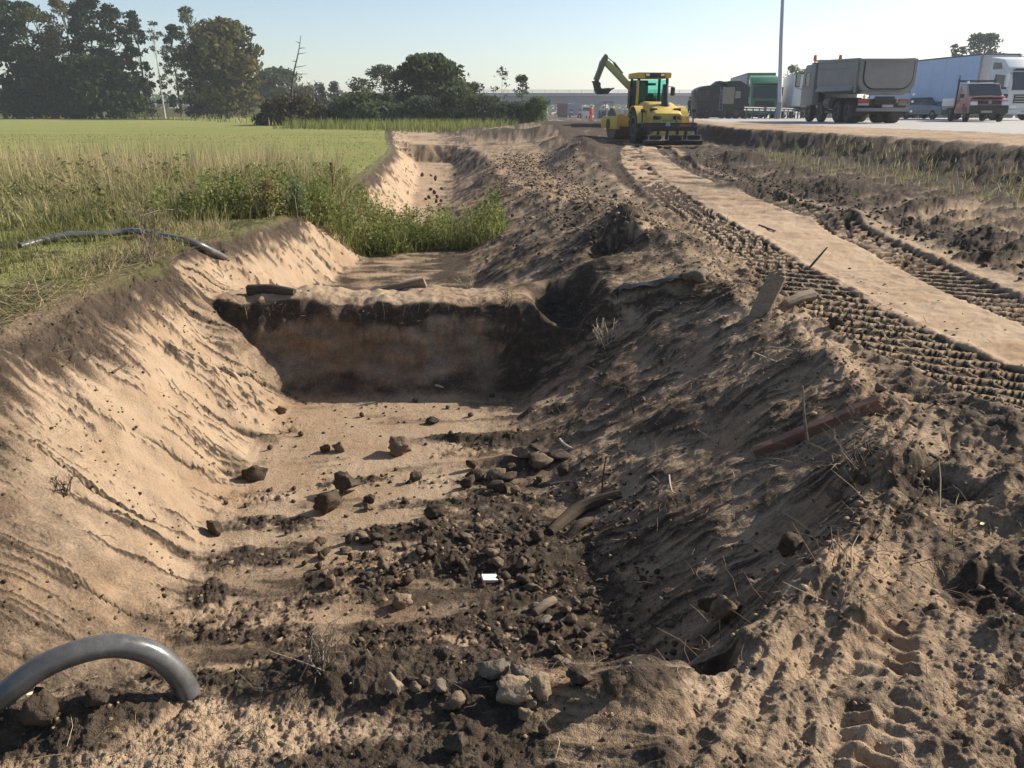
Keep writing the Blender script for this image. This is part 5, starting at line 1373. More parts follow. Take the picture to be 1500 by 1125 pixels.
# ------------------------------------------------------------------ red flatbed van
def flatbed_van():
    Y = 45.0
    x, _ = at_dist(1440, 178, Y); z = gz(x, Y)
    r = empty('flatbed_van', (x, Y - .3, z), math.pi - math.radians(14)); tag(r, 'dusty red and white flatbed van with ladder rack, facing the camera', 'van')
    # +y forward, front at y=0
    side = [(-3.0, .42), (-.1, .42), (.02, .62), (.0, .95), (-.15, 1.12), (-.85, 1.28), (-1.55, 1.90), (-2.6, 1.95), (-2.95, 1.9)]
    w = .93
    def secp(sc_, xx): return [(xx, a, b) for a, b in side]
    m = MB(); m.loft([[(-w, a, b) if b < 1.25 else (-w * .86, a, b) for a, b in side], [(w, a, b) if b < 1.25 else (w * .86, a, b) for a, b in side]]); m.build('body', P_PINK, r, bevel=.05)
    m = MB(); m.box((-w - .005, -1.9, .72), (.03, 1.5, .42)); m.build('red_side_panel', P_RED, r, bevel=.01)
    m = MB(); m.box((w + .005, -1.9, .72), (.03, 1.5, .42)); m.build('red_side_panel', P_RED, r, bevel=.01)
    m = MB(); m.loft([[(-w * .84, -.90, 1.36), (w * .84, -.90, 1.36), (w * .84, -.96, 1.30), (-w * .84, -.96, 1.30)], [(-w * .80, -1.50, 1.89), (w * .80, -1.50, 1.89), (w * .80, -1.56, 1.83), (-w * .80, -1.56, 1.83)]]); m.build('windscreen', P_GLASS, r)
    for s in (-1, 1):
        m = MB(); m.loft([[(s * .815, -1.15, 1.34), (s * .815, -2.6, 1.34), (s * .79, -2.6, 1.34), (s * .79, -1.15, 1.34)], [(s * .812, -1.66, 1.83), (s * .812, -2.6, 1.86), (s * .79, -2.6, 1.86), (s * .79, -1.66, 1.83)]]); m.build('side_window', simple('pale_reflecting_glass', (.35, .42, .46), .08, var=.1), r)
        m = MB(); m.box((s * 1.06, -1.25, 1.32), (.2, .12, .2)); m.build('mirror', P_BLACK, r, bevel=.04)
        m = MB(); m.box((s * .74, -.02, .92), (.34, .16, .2), (.3, 0, 0)); m.build('headlight', P_LAMPW, r, bevel=.04)
        for yy in (-.8, -3.85): wheel(r, s * .82, yy, .34, .22, False, s)
        m = MB(); m.prism([(-.8 + .42 * math.cos(t), .34 + .42 * math.sin(t)) for t in np.linspace(0, math.pi, 10)], 'x', s * .935 - .01, s * .935 + .012); m.build('wheel_arch', P_BLACK, r)
        m = MB(); m.box((s * .96, -2.0, 1.08), (.03, .16, .04)); m.build('door_handle', P_BLACK, r)
    m = MB(); m.box((0, .02, .62), (1.86, .16, .42)); m.build('bumper', P_BLACK, r, bevel=.05)
    m = MB(); m.box((0, .0, .98), (1.1, .1, .16), (.25, 0, 0)); m.build('grille', P_BLACK, r, bevel=.02)
    m = MB(); m.cyl((0, .04, .99), (0, .085, .99), .09, n=18); m.build('badge', P_GALV, r)
    m = MB(); m.box((.1, .11, .52), (.52, .02, .11)); m.build('number_plate', P_PLATE, r)
    m = MB()
    for k in range(-3, 4):
        m.box((k * .2, -.36, 1.225), (.22, .10, .03), (.18, 0, .6 if k % 2 else -.6))
    m.build('bonnet_zigzag', P_RED, r)
    m = MB(); m.box((0, -2.2, 1.955), (1.45, 1.25, .05)); m.build('roof_panel', P_WHITE, r, bevel=.02)
    m = MB(); m.box((0, -.50, 1.225), (1.55, .62, .03), (.20, 0, 0)); m.build('bonnet', P_SIDE, r, bevel=.012)
    m = MB(); m.box((0, -4.3, .78), (1.95, 2.6, .1)); m.build('bed_floor', P_GALV, r)
    for s in (-1, 1):
        m = MB(); m.box((s * .98, -4.3, 1.02), (.05, 2.6, .40)); m.build('drop_side', P_WHITE, r, bevel=.01)
    m = MB(); m.box((0, -5.6, 1.02), (1.95, .05, .4)); m.build('tailboard', P_WHITE, r, bevel=.01)
    m = MB(); m.box((0, -4.2, .5), (.8, 3.0, .2)); m.build('chassis', P_DARK, r)
    for s in (-1, 1):
        m = MB(); m.box((s * .9, -3.02, 1.5), (.08, .08, 1.5)); m.build('rack_post', P_DARK, r)
        m = MB(); m.box((s * .9, -3.02, 2.30), (.05, .05, .26)); m.build('rack_stop', P_DARK, r)
    m = MB(); m.box((0, -3.02, 2.12), (1.9, .09, .09)); m.build('rack_bar', P_DARK, r)
    m = MB(); m.cyl((.62, -2.3, 1.95), (.62, -2.3, 2.1), .07, n=10); m.build('beacon', P_LAMPW, r)
flatbed_van()

# ------------------------------------------------------------------ small cars
def car(px, Y, heading, mat, label, group=None, scale=1.0):
    x, _ = at_dist(px, 170, Y); z = gz(x, Y)
    r = empty('parked_car', (x, Y, z), -heading); tag(r, label, 'car', group); r.scale = (scale,) * 3
    low = [(-2.1, .3), (2.1, .3), (2.15, .6), (1.95, .82), (.9, .92), (-1.9, .95), (-2.15, .8)]
    m = MB(); m.prism(low, 'x', -.86, .86); m.build('body', mat, r, bevel=.06)
    m = MB(); m.loft([[(-.80, 1.0, .9), (-.80, -1.85, .93), (.80, -1.85, .93), (.80, 1.0, .9)], [(-.66, .25, 1.38), (-.66, -1.2, 1.42), (.66, -1.2, 1.42), (.66, .25, 1.38)]]); m.build('cabin_glass', P_GLASS, r, bevel=.03)
    m = MB(); m.box((0, -.48, 1.43), (1.3, 1.45, .05)); m.build('roof', mat, r, bevel=.02)
    for s in (-1, 1):
        for yy in (1.3, -1.3): wheel(r, s * .78, yy, .31, .2, False, s)
        m = MB(); m.box((s * .62, 2.1, .68), (.32, .08, .14)); m.build('headlight', P_LAMPW, r, bevel=.02)
    return r
car(1360, 60, math.radians(165), P_GALV, 'dark silver car half hidden left of the red flatbed van')
car(1137, 86, math.radians(150), P_WHITE, 'white car behind the guard rail under the green lorry')
car(1164, 92, math.radians(100), P_WHITE, 'white car behind the guard rail near the dump truck wheels')

# ------------------------------------------------------------------ far traffic and works under the overpass
def far_things():
    def place(name, px, py, Y, label, cat, rz=0):
        x, z = at_dist(px, py, Y); r = empty(name, (x, Y, z), rz); tag(r, label, cat); return r
    r = place('red_container', 824, 173, 190, 'dull red container trailer under the overpass', 'container', -.25)
    m = MB(); m.box((0, 3, 1.9), (2.6, 6, 2.5)); m.build('box_body', simple('dull_red_paint', (.20, .05, .05), .6), r, bevel=.04)
    m = MB(); m.box((0, -.02, 1.9), (2.3, .06, 2.2)); m.build('rear_door', simple('dark_red_paint', (.14, .04, .045), .6), r)
    m = MB(); m.box((0, 3, .4), (2.2, 6, .5)); m.build('chassis', P_DARK, r)
    r = place('far_truck', 843, 173.5, 170, 'distant truck with red and white rear markings under the overpass', 'truck', 0)
    m = MB(); m.box((0, 3, 1.7), (2.5, 6, 2.2)); m.build('body', P_CONC, r, bevel=.05)
    for s in (-1, 1):
        for i in range(3):
            m = MB(); m.box((s * .85, -.04, .8 + .4 * i), (.6, .05, .25)); m.build('marker_board', P_LAMPR if i % 2 == 0 else P_WHITE, r)
        m = MB(); m.cyl((s * .95, .6, .4), (s * 1.2, .6, .4), .45, n=12); m.build('wheel', P_RUBBER, r)
    r = place('wheel_loader', 890, 173.5, 150, 'distant grey wheel loader with cab frame under the overpass', 'loader', .2)
    m = MB(); m.box((0, 0, 1.1), (2.3, 3.2, .9)); m.build('body', P_CONC, r, bevel=.1)
    m = MB()
    for sx in (-.7, .7):
        for sy in (-.6, .6): m.box((sx, sy, 2.1), (.12, .12, 1.2))
    m.box((0, 0, 2.75), (1.7, 1.5, .12)); m.build('cab_frame', P_DARK, r)
    for sx in (-1.1, 1.1):
        for sy in (-1.2, 1.2):
            m = MB(); m.cyl((sx - .25, sy, .6), (sx + .25, sy, .6), .65, n=14); m.build('wheel', P_RUBBER, r)
    m = MB(); m.tube([(-.9, -1.6, .9), (-1.1, -1.7, 2.6)], .1, 6); m.build('lift_arm', P_DARK, r)
    for px, Y, lab in ((876, 150, 'grey sign post with plate beside the distant loader'), (839, 180, 'round-topped sign post above the distant truck')):
        r = place('sign_post', px, 173, Y, lab, 'sign')
        m = MB(); m.cyl((0, 0, 0), (0, 0, 2.4), .12 if px > 860 else .06, n=8); m.build('post', P_CONC, r)
        m = MB(); m.cyl((0, -.1, 2.6), (0, -.06, 2.6), .55, n=16); m.build('plate', P_CONC, r)
    r = place('white_van', 855, 173, 175, 'pale distant van left of the orange worker', 'van', .1)
    m = MB(); m.prism([(-2.6, .4), (2.4, .4), (2.5, 1.1), (1.7, 1.5), (1.1, 2.4), (-2.6, 2.4)], 'x', -1, 1); m.build('body', P_WHITE, r, bevel=.08)
    m = MB(); m.box((0, -2.62, 1.75), (1.6, .03, .7)); m.build('rear_window', P_GLASS, r)
    for sx in (-.9, .9):
        for sy in (-1.6, 1.6):
            m = MB(); m.cyl((sx - .12, sy, .35), (sx + .12, sy, .35), .36, n=12); m.build('wheel', P_RUBBER, r)
far_things()

# ------------------------------------------------------------------ rocks, clods and debris in the excavation
def mat_clod(name, a, b):
    t = NT(name); o = t.obj()
    n1 = t.noise(o, 9, 5, .7); n2 = t.noise(o, 40, 4, .7)
    col = t.ramp(t.math('ADD', t.math('MULTIPLY', n1, .6), t.math('MULTIPLY', n2, .4)), [(.32, a), (.68, b)])
    t.bsdf(col, .95, normal=t.bump(t.math('ADD', n1, n2), .7, .015), Specular_IOR_Level=.15)
    return t.m
CLOD_D = mat_clod('dark_humus_clod', (.035, .026, .019), (.115, .085, .060))
CLOD_M = mat_clod('brown_soil_clod', (.085, .062, .042), (.25, .18, .12))
CLOD_L = mat_clod('pale_sandy_stone', (.15, .11, .072), (.33, .245, .165))
STONE = mat_clod('grey_stone', (.10, .08, .06), (.22, .175, .13))

def ico(sub):
    bm = bmesh.new(); bmesh.ops.create_icosphere(bm, subdivisions=sub, radius=1)
    v = np.array([p.co[:] for p in bm.verts]); f = np.array([[q.index for q in x.verts] for x in bm.faces]); bm.free()
    return v, f
ICO1, ICO2, ICO3 = ico(1), ico(2), ico(3)

def rock_mesh(seed, dims, sub=3, angular=.5):
    rs = np.random.RandomState(seed)
    v, f = {1: ICO1, 2: ICO2, 3: ICO3}[sub]
    v = v.copy()
    # cut by random planes to get faces, then roughen
    for _ in range(int(8 + 12 * angular)):
        n = rs.normal(size=3); n /= np.linalg.norm(n); d = rs.uniform(.34, .80)
        k = v @ n - d
        v = v - np.maximum(k, 0)[:, None] * n * (.7 + .3 * angular)
    w = fbm(v[:, 0] * 1.7 + seed, v[:, 1] * 1.7 + v[:, 2] * 1.3, 3, seed) * .42 + fbm(v[:, 0] * 5 + seed, v[:, 2] * 5 + v[:, 1] * 4, 2, seed + 5) * .34
    v = v * (1 + w)[:, None]
    v = v * (np.asarray(dims) * .5)
    return np_mesh('rock', v, f, False)

def px_scale(x, y, z): return FPX / (y * CP + (CZ - z) * SP)

def rock(px, py, w, h, mat, label, cat='rock', name='rock', seed=0, angular=.5, sub=3, group=None, sink=.18, yaw=None, depth=.8):
    """a stone whose foot is seen at (px, py) and which looks w x h photo pixels big"""
    x, y, z = on_ground(px, py)
    s = px_scale(x, y, z)
    W, H = w / s, h / s * 1.02
    y += W * depth * .3
    o = link(name, rock_mesh(seed + 11, (W * 1.18, W * 1.18 * depth, H * (1 + sink) * 1.12), sub, angular), mat)
    z = min(gz(x, y), z + .05)
    o.location = (x, y, z + H * (.5 - sink * .5))
    o.rotation_euler = (0, 0, yaw if yaw is not None else (seed * 1.7) % 6.28)
    o.rotation_euler[2] = (yaw if yaw is not None else random.Random(seed).uniform(-.5, .5))
    tag(o, label, cat, group)
    return o

ROCKS = [
    (478, 755, 54, 44, CLOD_D, 'large angular dark clod, front one of the pair on the trench floor', 'clod', 'soil_clod', .8),
    (503, 727, 48, 34, CLOD_D, 'dark clod behind the large angular one on the trench floor', 'clod', 'soil_clod', .7),
    (586, 667, 40, 30, CLOD_M, 'rounded brown clod lying on the dark cross groove of the trench floor', 'clod', 'soil_clod', .4),
    (476, 664, 15, 14, CLOD_D, 'small dark clod, left one of two beside the cross groove', 'clod', 'soil_clod', .4),
    (497, 663, 18, 17, CLOD_M, 'small round clod, right one of two beside the cross groove', 'clod', 'soil_clod', .2),
    (313, 786, 27, 25, CLOD_D, 'single dark clod at the foot of the sunlit left bank', 'clod', 'soil_clod', .4),
    (370, 708, 36, 28, CLOD_D, 'crumbling clod in the gully at the left bank foot', 'clod', 'soil_clod', .6),
    (586, 893, 30, 24, CLOD_L, 'single pale sandy stone on the dark trench floor', 'rock', 'rock', .5),
    (609, 706, 19, 17, CLOD_D, 'dark clod casting a short shadow in the middle of the floor', 'clod', 'soil_clod', .4),
    (542, 737, 20, 15, CLOD_D, 'dark clod right behind the pair\'s right side', 'clod', 'soil_clod', .4),
    (537, 749, 14, 12, CLOD_M, 'small brown clod right of the large angular one', 'clod', 'soil_clod', .4),
    (633, 622, 18, 10, CLOD_D, 'flat dark clod in the sunlit far part of the floor', 'clod', 'soil_clod', .4),
    (412, 607, 14, 12, CLOD_M, 'round clod at the left floor edge near the plug shadow', 'clod', 'soil_clod', .2),
    (484, 862, 20, 20, CLOD_M, 'upright brown clod left of the crumb field', 'clod', 'soil_clod', .4),
    (640, 760, 34, 24, CLOD_D, 'crumbly dark clod in the middle of the floor', 'clod', 'soil_clod', .5),
    (622, 776, 24, 16, CLOD_D, 'dark clod in front of the crumbly one on the floor', 'clod', 'soil_clod', .5),
    (700, 780, 18, 14, CLOD_M, 'brown pebble-like clod on the right part of the floor', 'clod', 'soil_clod', .3),
    (720, 1004, 52, 40, STONE, 'largest rounded sandstone in the foreground rubble heap', 'rock', 'rock', .35),
    (764, 1016, 30, 42, STONE, 'pointed upright stone in the foreground rubble heap', 'rock', 'rock', .7),
    (790, 1036, 38, 44, CLOD_L, 'broken sand lump right of the pointed stone', 'rock', 'sand_lump', .7),
    (748, 1052, 64, 44, CLOD_L, 'broad sand lump under the largest rounded stone', 'rock', 'sand_lump', .6),
    (768, 1066, 30, 26, CLOD_L, 'small sand lump at the front of the rubble heap', 'rock', 'sand_lump', .6),
    (775, 1046, 24, 22, STONE, 'grey stone wedged in front of the pointed one', 'rock', 'rock', .5),
    (664, 1046, 36, 26, CLOD_M, 'brown stone left in front of the rubble heap', 'rock', 'rock', .4),
    (578, 1028, 34, 34, CLOD_L, 'orange-sunlit sand lump left of the rubble heap', 'rock', 'sand_lump', .7),
    (644, 1022, 26, 24, STONE, 'grey stone between the sand lump and the rubble heap', 'rock', 'rock', .4),
    (606, 1016, 18, 18, CLOD_M, 'small stone beside the orange-sunlit sand lump', 'rock', 'rock', .4),
    (622, 1008, 20, 14, CLOD_M, 'flat stone behind the grey stone in the foreground', 'rock', 'rock', .4),
    (668, 1106, 46, 30, CLOD_D, 'dark flat slab-like clod at the bottom edge', 'clod', 'soil_clod', .9),
    (795, 1080, 22, 16, CLOD_D, 'dark clod right below the rubble heap', 'clod', 'soil_clod', .5),
    (1064, 922, 46, 42, CLOD_M, 'clod with sunlit pale face on the edge of the shaded hollow', 'rock', 'rock', .5),
    (1048, 900, 36, 28, CLOD_D, 'dark clod leaning on the pale-faced one by the hollow', 'clod', 'soil_clod', .5),
    (1078, 898, 24, 20, CLOD_D, 'small dark clod above the pale-faced one by the hollow', 'clod', 'soil_clod', .5),
    (1241, 712, 26, 22, STONE, 'rounded stone on the crest below the red beam', 'rock', 'rock', .2),
    (1262, 716, 20, 18, CLOD_D, 'dark pebble right of the rounded crest stone', 'rock', 'rock', .2),
    (1222, 738, 26, 20, CLOD_M, 'brown clod on the crest below the rounded stone', 'clod', 'soil_clod', .5),
    (1160, 812, 44, 36, CLOD_D, 'dark root clod sticking out of the right bank', 'clod', 'soil_clod', .6),
    (1012, 424, 52, 24, STONE, 'flat grey slab at the end of the black plastic strip', 'rock', 'rock', .6),
    (940, 590, 10, 8, STONE, 'pebble beside the upright twigs on the right bank', 'rock', 'rock', .3),
    (790, 672, 30, 22, CLOD_D, 'clod at the upper end of the dark heap under the right bank', 'clod', 'soil_clod', .5),
    (60, 1080, 60, 52, CLOD_D, 'crumbly dark lump under the black pipe at the left corner', 'clod', 'soil_clod', .3),
    (140, 1040, 34, 26, CLOD_D, 'dark lump beneath the arch of the black pipe', 'clod', 'soil_clod', .4),
    (1320, 610, 16, 12, CLOD_M, 'small stone right of the red beam\'s end', 'rock', 'rock', .4),
    (1290, 575, 18, 13, CLOD_M, 'small clod on the crest above the red beam', 'clod', 'soil_clod', .4),
    (1225, 485, 20, 14, CLOD_D, 'dark clod below the lying log on the crest', 'clod', 'soil_clod', .5),
    (850, 1010, 40, 30, CLOD_D, 'dark lump between rubble heap and shaded hollow', 'clod', 'soil_clod', .5),
    (900, 1030, 46, 34, CLOD_D, 'dark rough lump left of the shaded hollow', 'clod', 'soil_clod', .5),
]
for i, (px, py, w, h, m, lab, cat, nm, ang) in enumerate(ROCKS):
    rock(px, py, w, h, m, lab, cat, nm, 500 + i * 7, ang)
rr = random.Random(3)
HEAP = [(694, 716), (715, 722), (737, 726), (757, 718), (776, 712), (800, 705), (818, 694), (728, 702), (748, 704), (770, 694), (705, 700), (790, 688), (690, 690), (742, 690), (812, 676), (765, 680)]
for i, (px, py) in enumerate(HEAP):
    rock(px + rr.uniform(-14, 14), py + rr.uniform(-6, 6), rr.choice([12, 17, 22, 34, 42]), rr.choice([10, 13, 17, 24]), [CLOD_D, CLOD_D, CLOD_D, CLOD_M][i % 4], 'clod of the dark heap at the foot of the right bank', 'clod', 'soil_clod', 900 + i, .5, 2, 'clods heaped at the foot of the right bank')
rr = random.Random(4)
for i in range(46):
    px = rr.uniform(450, 800); py = rr.uniform(790, 862)
    rock(px, py, rr.uniform(10, 26), rr.uniform(8, 18), [CLOD_D, CLOD_D, CLOD_M][i % 3], 'dark crumbly clod of the band across the trench floor', 'clod', 'soil_clod', 1000 + i, .5, 2, 'clods strewn across the trench floor')
for i in range(22):
    px = rr.uniform(770, 880); py = rr.uniform(845, 990)
    rock(px, py, rr.uniform(9, 22), rr.uniform(8, 17), [CLOD_M, STONE, CLOD_D][i % 3], 'pebble or clod rolled down to the right edge of the floor', 'rock', 'rock', 1100 + i, .4, 2, 'pebbles along the right edge of the floor')
for i in range(16):
    px = rr.uniform(618, 650); py = rr.uniform(258, 312)
    rock(px, py, rr.uniform(4, 9), rr.uniform(4, 7), CLOD_D, 'small dark clod strewn along the far trench floor', 'clod', 'soil_clod', 1200 + i, .4, 1, 'clods along the far trench floor')
for i, (px, py, w) in enumerate([(440, 640, 10), (425, 634, 8), (530, 612, 9), (555, 575, 8), (607, 590, 10), (655, 600, 9), (690, 612, 12), (720, 585, 9), (660, 640, 9), (560, 700, 8), (580, 690, 7), (430, 720, 9), (330, 740, 9), (420, 785, 11), (445, 830, 12), (470, 820, 14), (500, 845, 16), (360, 745, 9), (395, 660, 10), (545, 860, 10)]):
    rock(px, py, w, w * .8, CLOD_D, 'little dark crumb lying singly on the sandy floor', 'clod', 'soil_clod', 1300 + i, .4, 1, 'single crumbs on the sandy trench floor')

# ------------------------------------------------------------------ crumbs, roots and straw too many to count
def crumbs(n, seed, pick, smin, smax, label, soilv=(.7, .25)):
    rs = np.random.RandomState(seed)
    x, y = pick(rs, n)
    n = len(x)
    z = terrain(x, y)[0]
    v0, f0 = ICO1 if False else (ICO0V, ICO0F)
    s = rs.uniform(smin, smax, n) * rs.uniform(.5, 1, n)
    jit = rs.uniform(.55, 1.2, (n, len(v0), 1))
    a = rs.rand(n) * 6.283
    V = v0[None] * jit * s[:, None, None] * np.stack([rs.uniform(.8, 1.3, n), rs.uniform(.8, 1.3, n), rs.uniform(.55, .95, n)], 1)[:, None, :]
    ca, sa = np.cos(a)[:, None], np.sin(a)[:, None]
    V = np.stack([V[..., 0] * ca - V[..., 1] * sa, V[..., 0] * sa + V[..., 1] * ca, V[..., 2]], -1)
    V += np.stack([x, y, z + s * .25], 1)[:, None, :]
    F = f0[None] + (np.arange(n) * len(v0))[:, None, None]
    so = np.repeat(np.clip(rs.normal(soilv[0], soilv[1], n), 0, 1), len(v0))
    o = link('soil_crumbs', np_mesh('soil_crumbs', V.reshape(-1, 3), F.reshape(-1, 3), False, {'soil': so, 'sod': so * 0, 'smooth': so * 0}), M_GROUND)
    o['kind'] = 'stuff'; o['label'] = label
_p = (1 + 5 ** .5) / 2
_iv = np.array([(-1, _p, 0), (1, _p, 0), (-1, -_p, 0), (1, -_p, 0), (0, -1, _p), (0, 1, _p), (0, -1, -_p), (0, 1, -_p), (_p, 0, -1), (_p, 0, 1), (-_p, 0, -1), (-_p, 0, 1)])
ICO0V = _iv / np.linalg.norm(_iv[0])
ICO0F = np.array([(0, 11, 5), (0, 5, 1), (0, 1, 7), (0, 7, 10), (0, 10, 11), (1, 5, 9), (5, 11, 4), (11, 10, 2), (10, 7, 6), (7, 1, 8), (3, 9, 4), (3, 4, 2), (3, 2, 6), (3, 6, 8), (3, 8, 9), (4, 9, 5), (2, 4, 11), (6, 2, 10), (8, 6, 7), (9, 8, 1)])

def pick_floor(rs, n):
    y = rs.uniform(2.9, 7.0, n); t = rs.beta(1.6, 1.1, n)
    x = -2.1 + 2.9 * t
    k = rs.rand(n) < np.clip(.08 + .9 * (fbm(x * 1.3 + 4, y * 2.6, 3, 101) + .35 * t + .3 * (y < 4.6) - .1) * 1.6, .03, 1) * np.where(y > 5.4, .35, 1)
    return x[k], y[k]
crumbs(6500, 11, pick_floor, .004, .024, 'loose soil crumbs strewn over the trench floor')
def pick_fg(rs, n):
    y = 1.45 + 1.1 * rs.rand(n) ** 1.3; x = (rs.rand(n) - .5) * 1.5 * (y + .6)
    k = rs.rand(n) < .35 + 1.2 * fbm(x * 2.2, y * 2.2, 3, 311)
    return x[k], y[k]
crumbs(4200, 12, pick_fg, .002, .010, 'loose crumbs over the foreground earth', (.55, .3))
def pick_crest(rs, n):
    y = rs.uniform(2.2, 12, n); x = np.interp(y, [2.2, 2.7, 3.4, 4.4, 6, 7.4, 8.5, 12], [.75, 1.2, 1.8, 2.15, 2.35, 2.2, 1.6, 1.4]) + rs.normal(.15, .40, n)
    return x, y
crumbs(2200, 13, pick_crest, .004, .024, 'loose clods along the crest of the right bank', (.5, .25))
def pick_s1(rs, n):
    y = rs.uniform(5.5, 26, n); x = np.interp(y, [5, 10, 15, 20, 26], [4.75, 4.75, 4.7, 4.8, 5.5]) + np.abs(rs.normal(.1, .7, n))
    return x, y
crumbs(1100, 14, pick_s1, .010, .045, 'dark clods along the foot of the road embankment', (.72, .2))
def pick_lb(rs, n):
    y = rs.uniform(2.8, 9, n); x = -3.2 + 1.3 * rs.rand(n)
    k = rs.rand(n) < np.clip(.12 + 1.6 * fbm(x * 1.2, y * 3, 3, 321), 0, 1)
    return x[k], y[k]
crumbs(3200, 15, pick_lb, .004, .018, 'dark crumbs on the sunlit left bank', (.75, .2))
def pick_rb(rs, n):
    y = rs.uniform(2.4, 9, n); x = .3 + 1.9 * rs.rand(n)
    return x, y
crumbs(1300, 16, pick_rb, .003, .014, 'crumbs and grit on the rough right bank', (.55, .25))
def pick_far(rs, n):
    y = rs.uniform(9, 30, n); x = np.interp(y, [9, 14, 20, 30], [1.3, 1.2, .6, .2]) + rs.normal(0, .6, n)
    return x, y
crumbs(2200, 17, pick_far, .012, .055, 'clods over the far berm and heaps', (.6, .25))

def fibres(name, n, seed, pick, lmin, lmax, w, mat, label, up=.25):
    rs = np.random.RandomState(seed)
    x, y = pick(rs, n); n = len(x)
    z = terrain(x, y)[0]
    L = rs.uniform(lmin, lmax, n)[:, None]
    a = rs.rand(n) * 6.283
    d = np.stack([np.cos(a), np.sin(a), np.abs(rs.normal(0, up, n))], 1)
    p0 = np.stack([x, y, z - .004], 1)
    c = rs.normal(0, .3, (n, 3)); c[:, 2] = np.abs(c[:, 2]) * .8
    p1 = p0 + d * L * .5 + c * L * .35; p2 = p0 + d * L + c * L * .1
    zz2 = terrain(p2[:, 0], p2[:, 1])[0]; p2[:, 2] = np.maximum(p2[:, 2], zz2 + .003)
    zz1 = terrain(p1[:, 0], p1[:, 1])[0]; p1[:, 2] = np.maximum(p1[:, 2], zz1 + .006)
    sd = np.stack([-d[:, 1], d[:, 0], 0 * a], 1) * (w * rs.uniform(.5, 1.3, n))[:, None]
    up_ = np.zeros_like(sd); up_[:, 2] = w * .7
    ring = lambda p, k: [p - sd * k, p + sd * k, p + up_ * k]
    v = np.stack(ring(p0, 1) + ring(p1, .85) + ring(p2, .35), 1).reshape(-1, 3)
    f = []
    for r in (0, 3):
        for i in range(3):
            j = (i + 1) % 3; f.append((r + i, r + j, r + 3 + j, r + 3 + i))
    F = (np.array(f)[None] + (np.arange(n) * 9)[:, None, None]).reshape(-1, 4)
    tone = np.repeat(np.clip(rs.normal(.5, .3, n), 0, 1), 9)
    o = link(name, np_mesh(name, v, F, False, {'tone': tone}), mat)
    o['kind'] = 'stuff'; o['label'] = label
M_ROOT = mat_leaf('root_fibres', (.05, .036, .025), (.26, .19, .125), .0, (.42, .33, .22))
fibres('root_fibres', 1500, 21, pick_rb, .03, .14, .0022, M_ROOT, 'torn roots and straw on the rough right bank')
fibres('root_fibres', 600, 22, pick_crest, .04, .2, .0028, M_ROOT, 'torn roots and straw along the crest of the right bank', .4)
fibres('root_fibres', 1100, 23, pick_fg, .02, .11, .0013, M_ROOT, 'torn roots and straw in the foreground earth', .4)
fibres('root_fibres', 420, 24, pick_lb, .03, .14, .0022, M_ROOT, 'fine roots hanging out of the left bank', .2)
fibres('root_fibres', 500, 25, pick_far, .06, .3, .005, M_ROOT, 'torn roots on the far berm', .5)
def pick_edge(rs, n):
    y = rs.uniform(4.8, 9, n); x = -3.25 - .8 * rs.rand(n) ** 1.5
    return x, y
fibres('dry_stalks', 1500, 26, pick_edge, .05, .28, .0022, mat_leaf('dry_stalks', (.14, .10, .05), (.40, .31, .18), .1, (.52, .42, .26)), 'dry stalks lying over the turf edge', .3)
def pick_plug(rs, n):
    x = rs.uniform(-2.8, -.1, n); y = 7.50 + rs.normal(0, .035, n)
    return x, y
fibres('root_fibres', 260, 27, pick_plug, .03, .10, .003, M_ROOT, 'roots fringing the top edge of the plug wall', .2)

# ------------------------------------------------------------------ pipes
def mat_pipe():
    t = NT('worn_black_plastic_pipe'); o = t.obj()
    n1 = t.noise(t.mapped(o, (6, 6, 6)), 1.4, 5, .65); n2 = t.noise(o, 60, 3, .7)
    col = t.ramp(n1, [(.35, (.06, .058, .056)), (.6, (.12, .114, .105)), (.75, (.24, .20, .155))])
    rg = t.ramp(n2, [(.3, (.18, .18, .18)), (.7, (.38, .38, .38))])
    t.bsdf(col, rg, normal=t.bump(n2, .08, .004), Specular_IOR_Level=.6)
    return t.m
M_PIPE = mat_pipe()
def spline(pts, n):
    pts = np.asarray(pts, float); t = np.arange(len(pts)); tt = np.linspace(0, len(pts) - 1, n)
    out = []
    for q in tt:
        i = min(int(q), len(pts) - 2); u = q - i
        p0, p1, p2, p3 = pts[max(i - 1, 0)], pts[i], pts[i + 1], pts[min(i + 2, len(pts) - 1)]
        out.append(.5 * ((2 * p1) + (-p0 + p2) * u + (2 * p0 - 5 * p1 + 4 * p2 - p3) * u * u + (-p0 + 3 * p1 - 3 * p2 + p3) * u ** 3))
    return np.array(out)
def tube_thing(name, pts, rad, mat, label, cat, n=40, sides=16, group=None):
    p = spline(pts, n)
    c = p[len(p) // 2].copy()
    r = np.interp(np.linspace(0, 1, n), np.linspace(0, 1, len(rad)), rad) if hasattr(rad, '__len__') else np.full(n, rad)
    m = MB(); m.tube(p - c, list(r), sides)
    o = m.build(name, mat, None, smooth=True); o.location = c
    return tag(o, label, cat, group)
def P3(px, py, y): a, b = at_dist(px, py, y); return (a, y, b)
tube_thing('drain_pipe', [P3(-170, 1130, 1.62), P3(-60, 1065, 1.66), P3(0, 1022, 1.70), P3(60, 978, 1.75), P3(122, 953, 1.80), P3(176, 946, 1.84), P3(228, 960, 1.87), P3(266, 996, 1.88), P3(286, 1045, 1.87), P3(294, 1110, 1.86)],
           .0325, M_PIPE, 'glossy black plastic pipe arching out of the ground at the left foreground', 'pipe', 60, 20)
pp = []
for px, py, lift in ((30, 364, .0), (70, 357, .03), (105, 354, .05), (150, 351, .04), (195, 349, .06), (240, 354, .04), (285, 363, .03), (330, 379, -.01)):
    x_, y_, z_ = on_ground(px, py); pp.append((x_, y_, gz(x_, y_) + lift + .015))
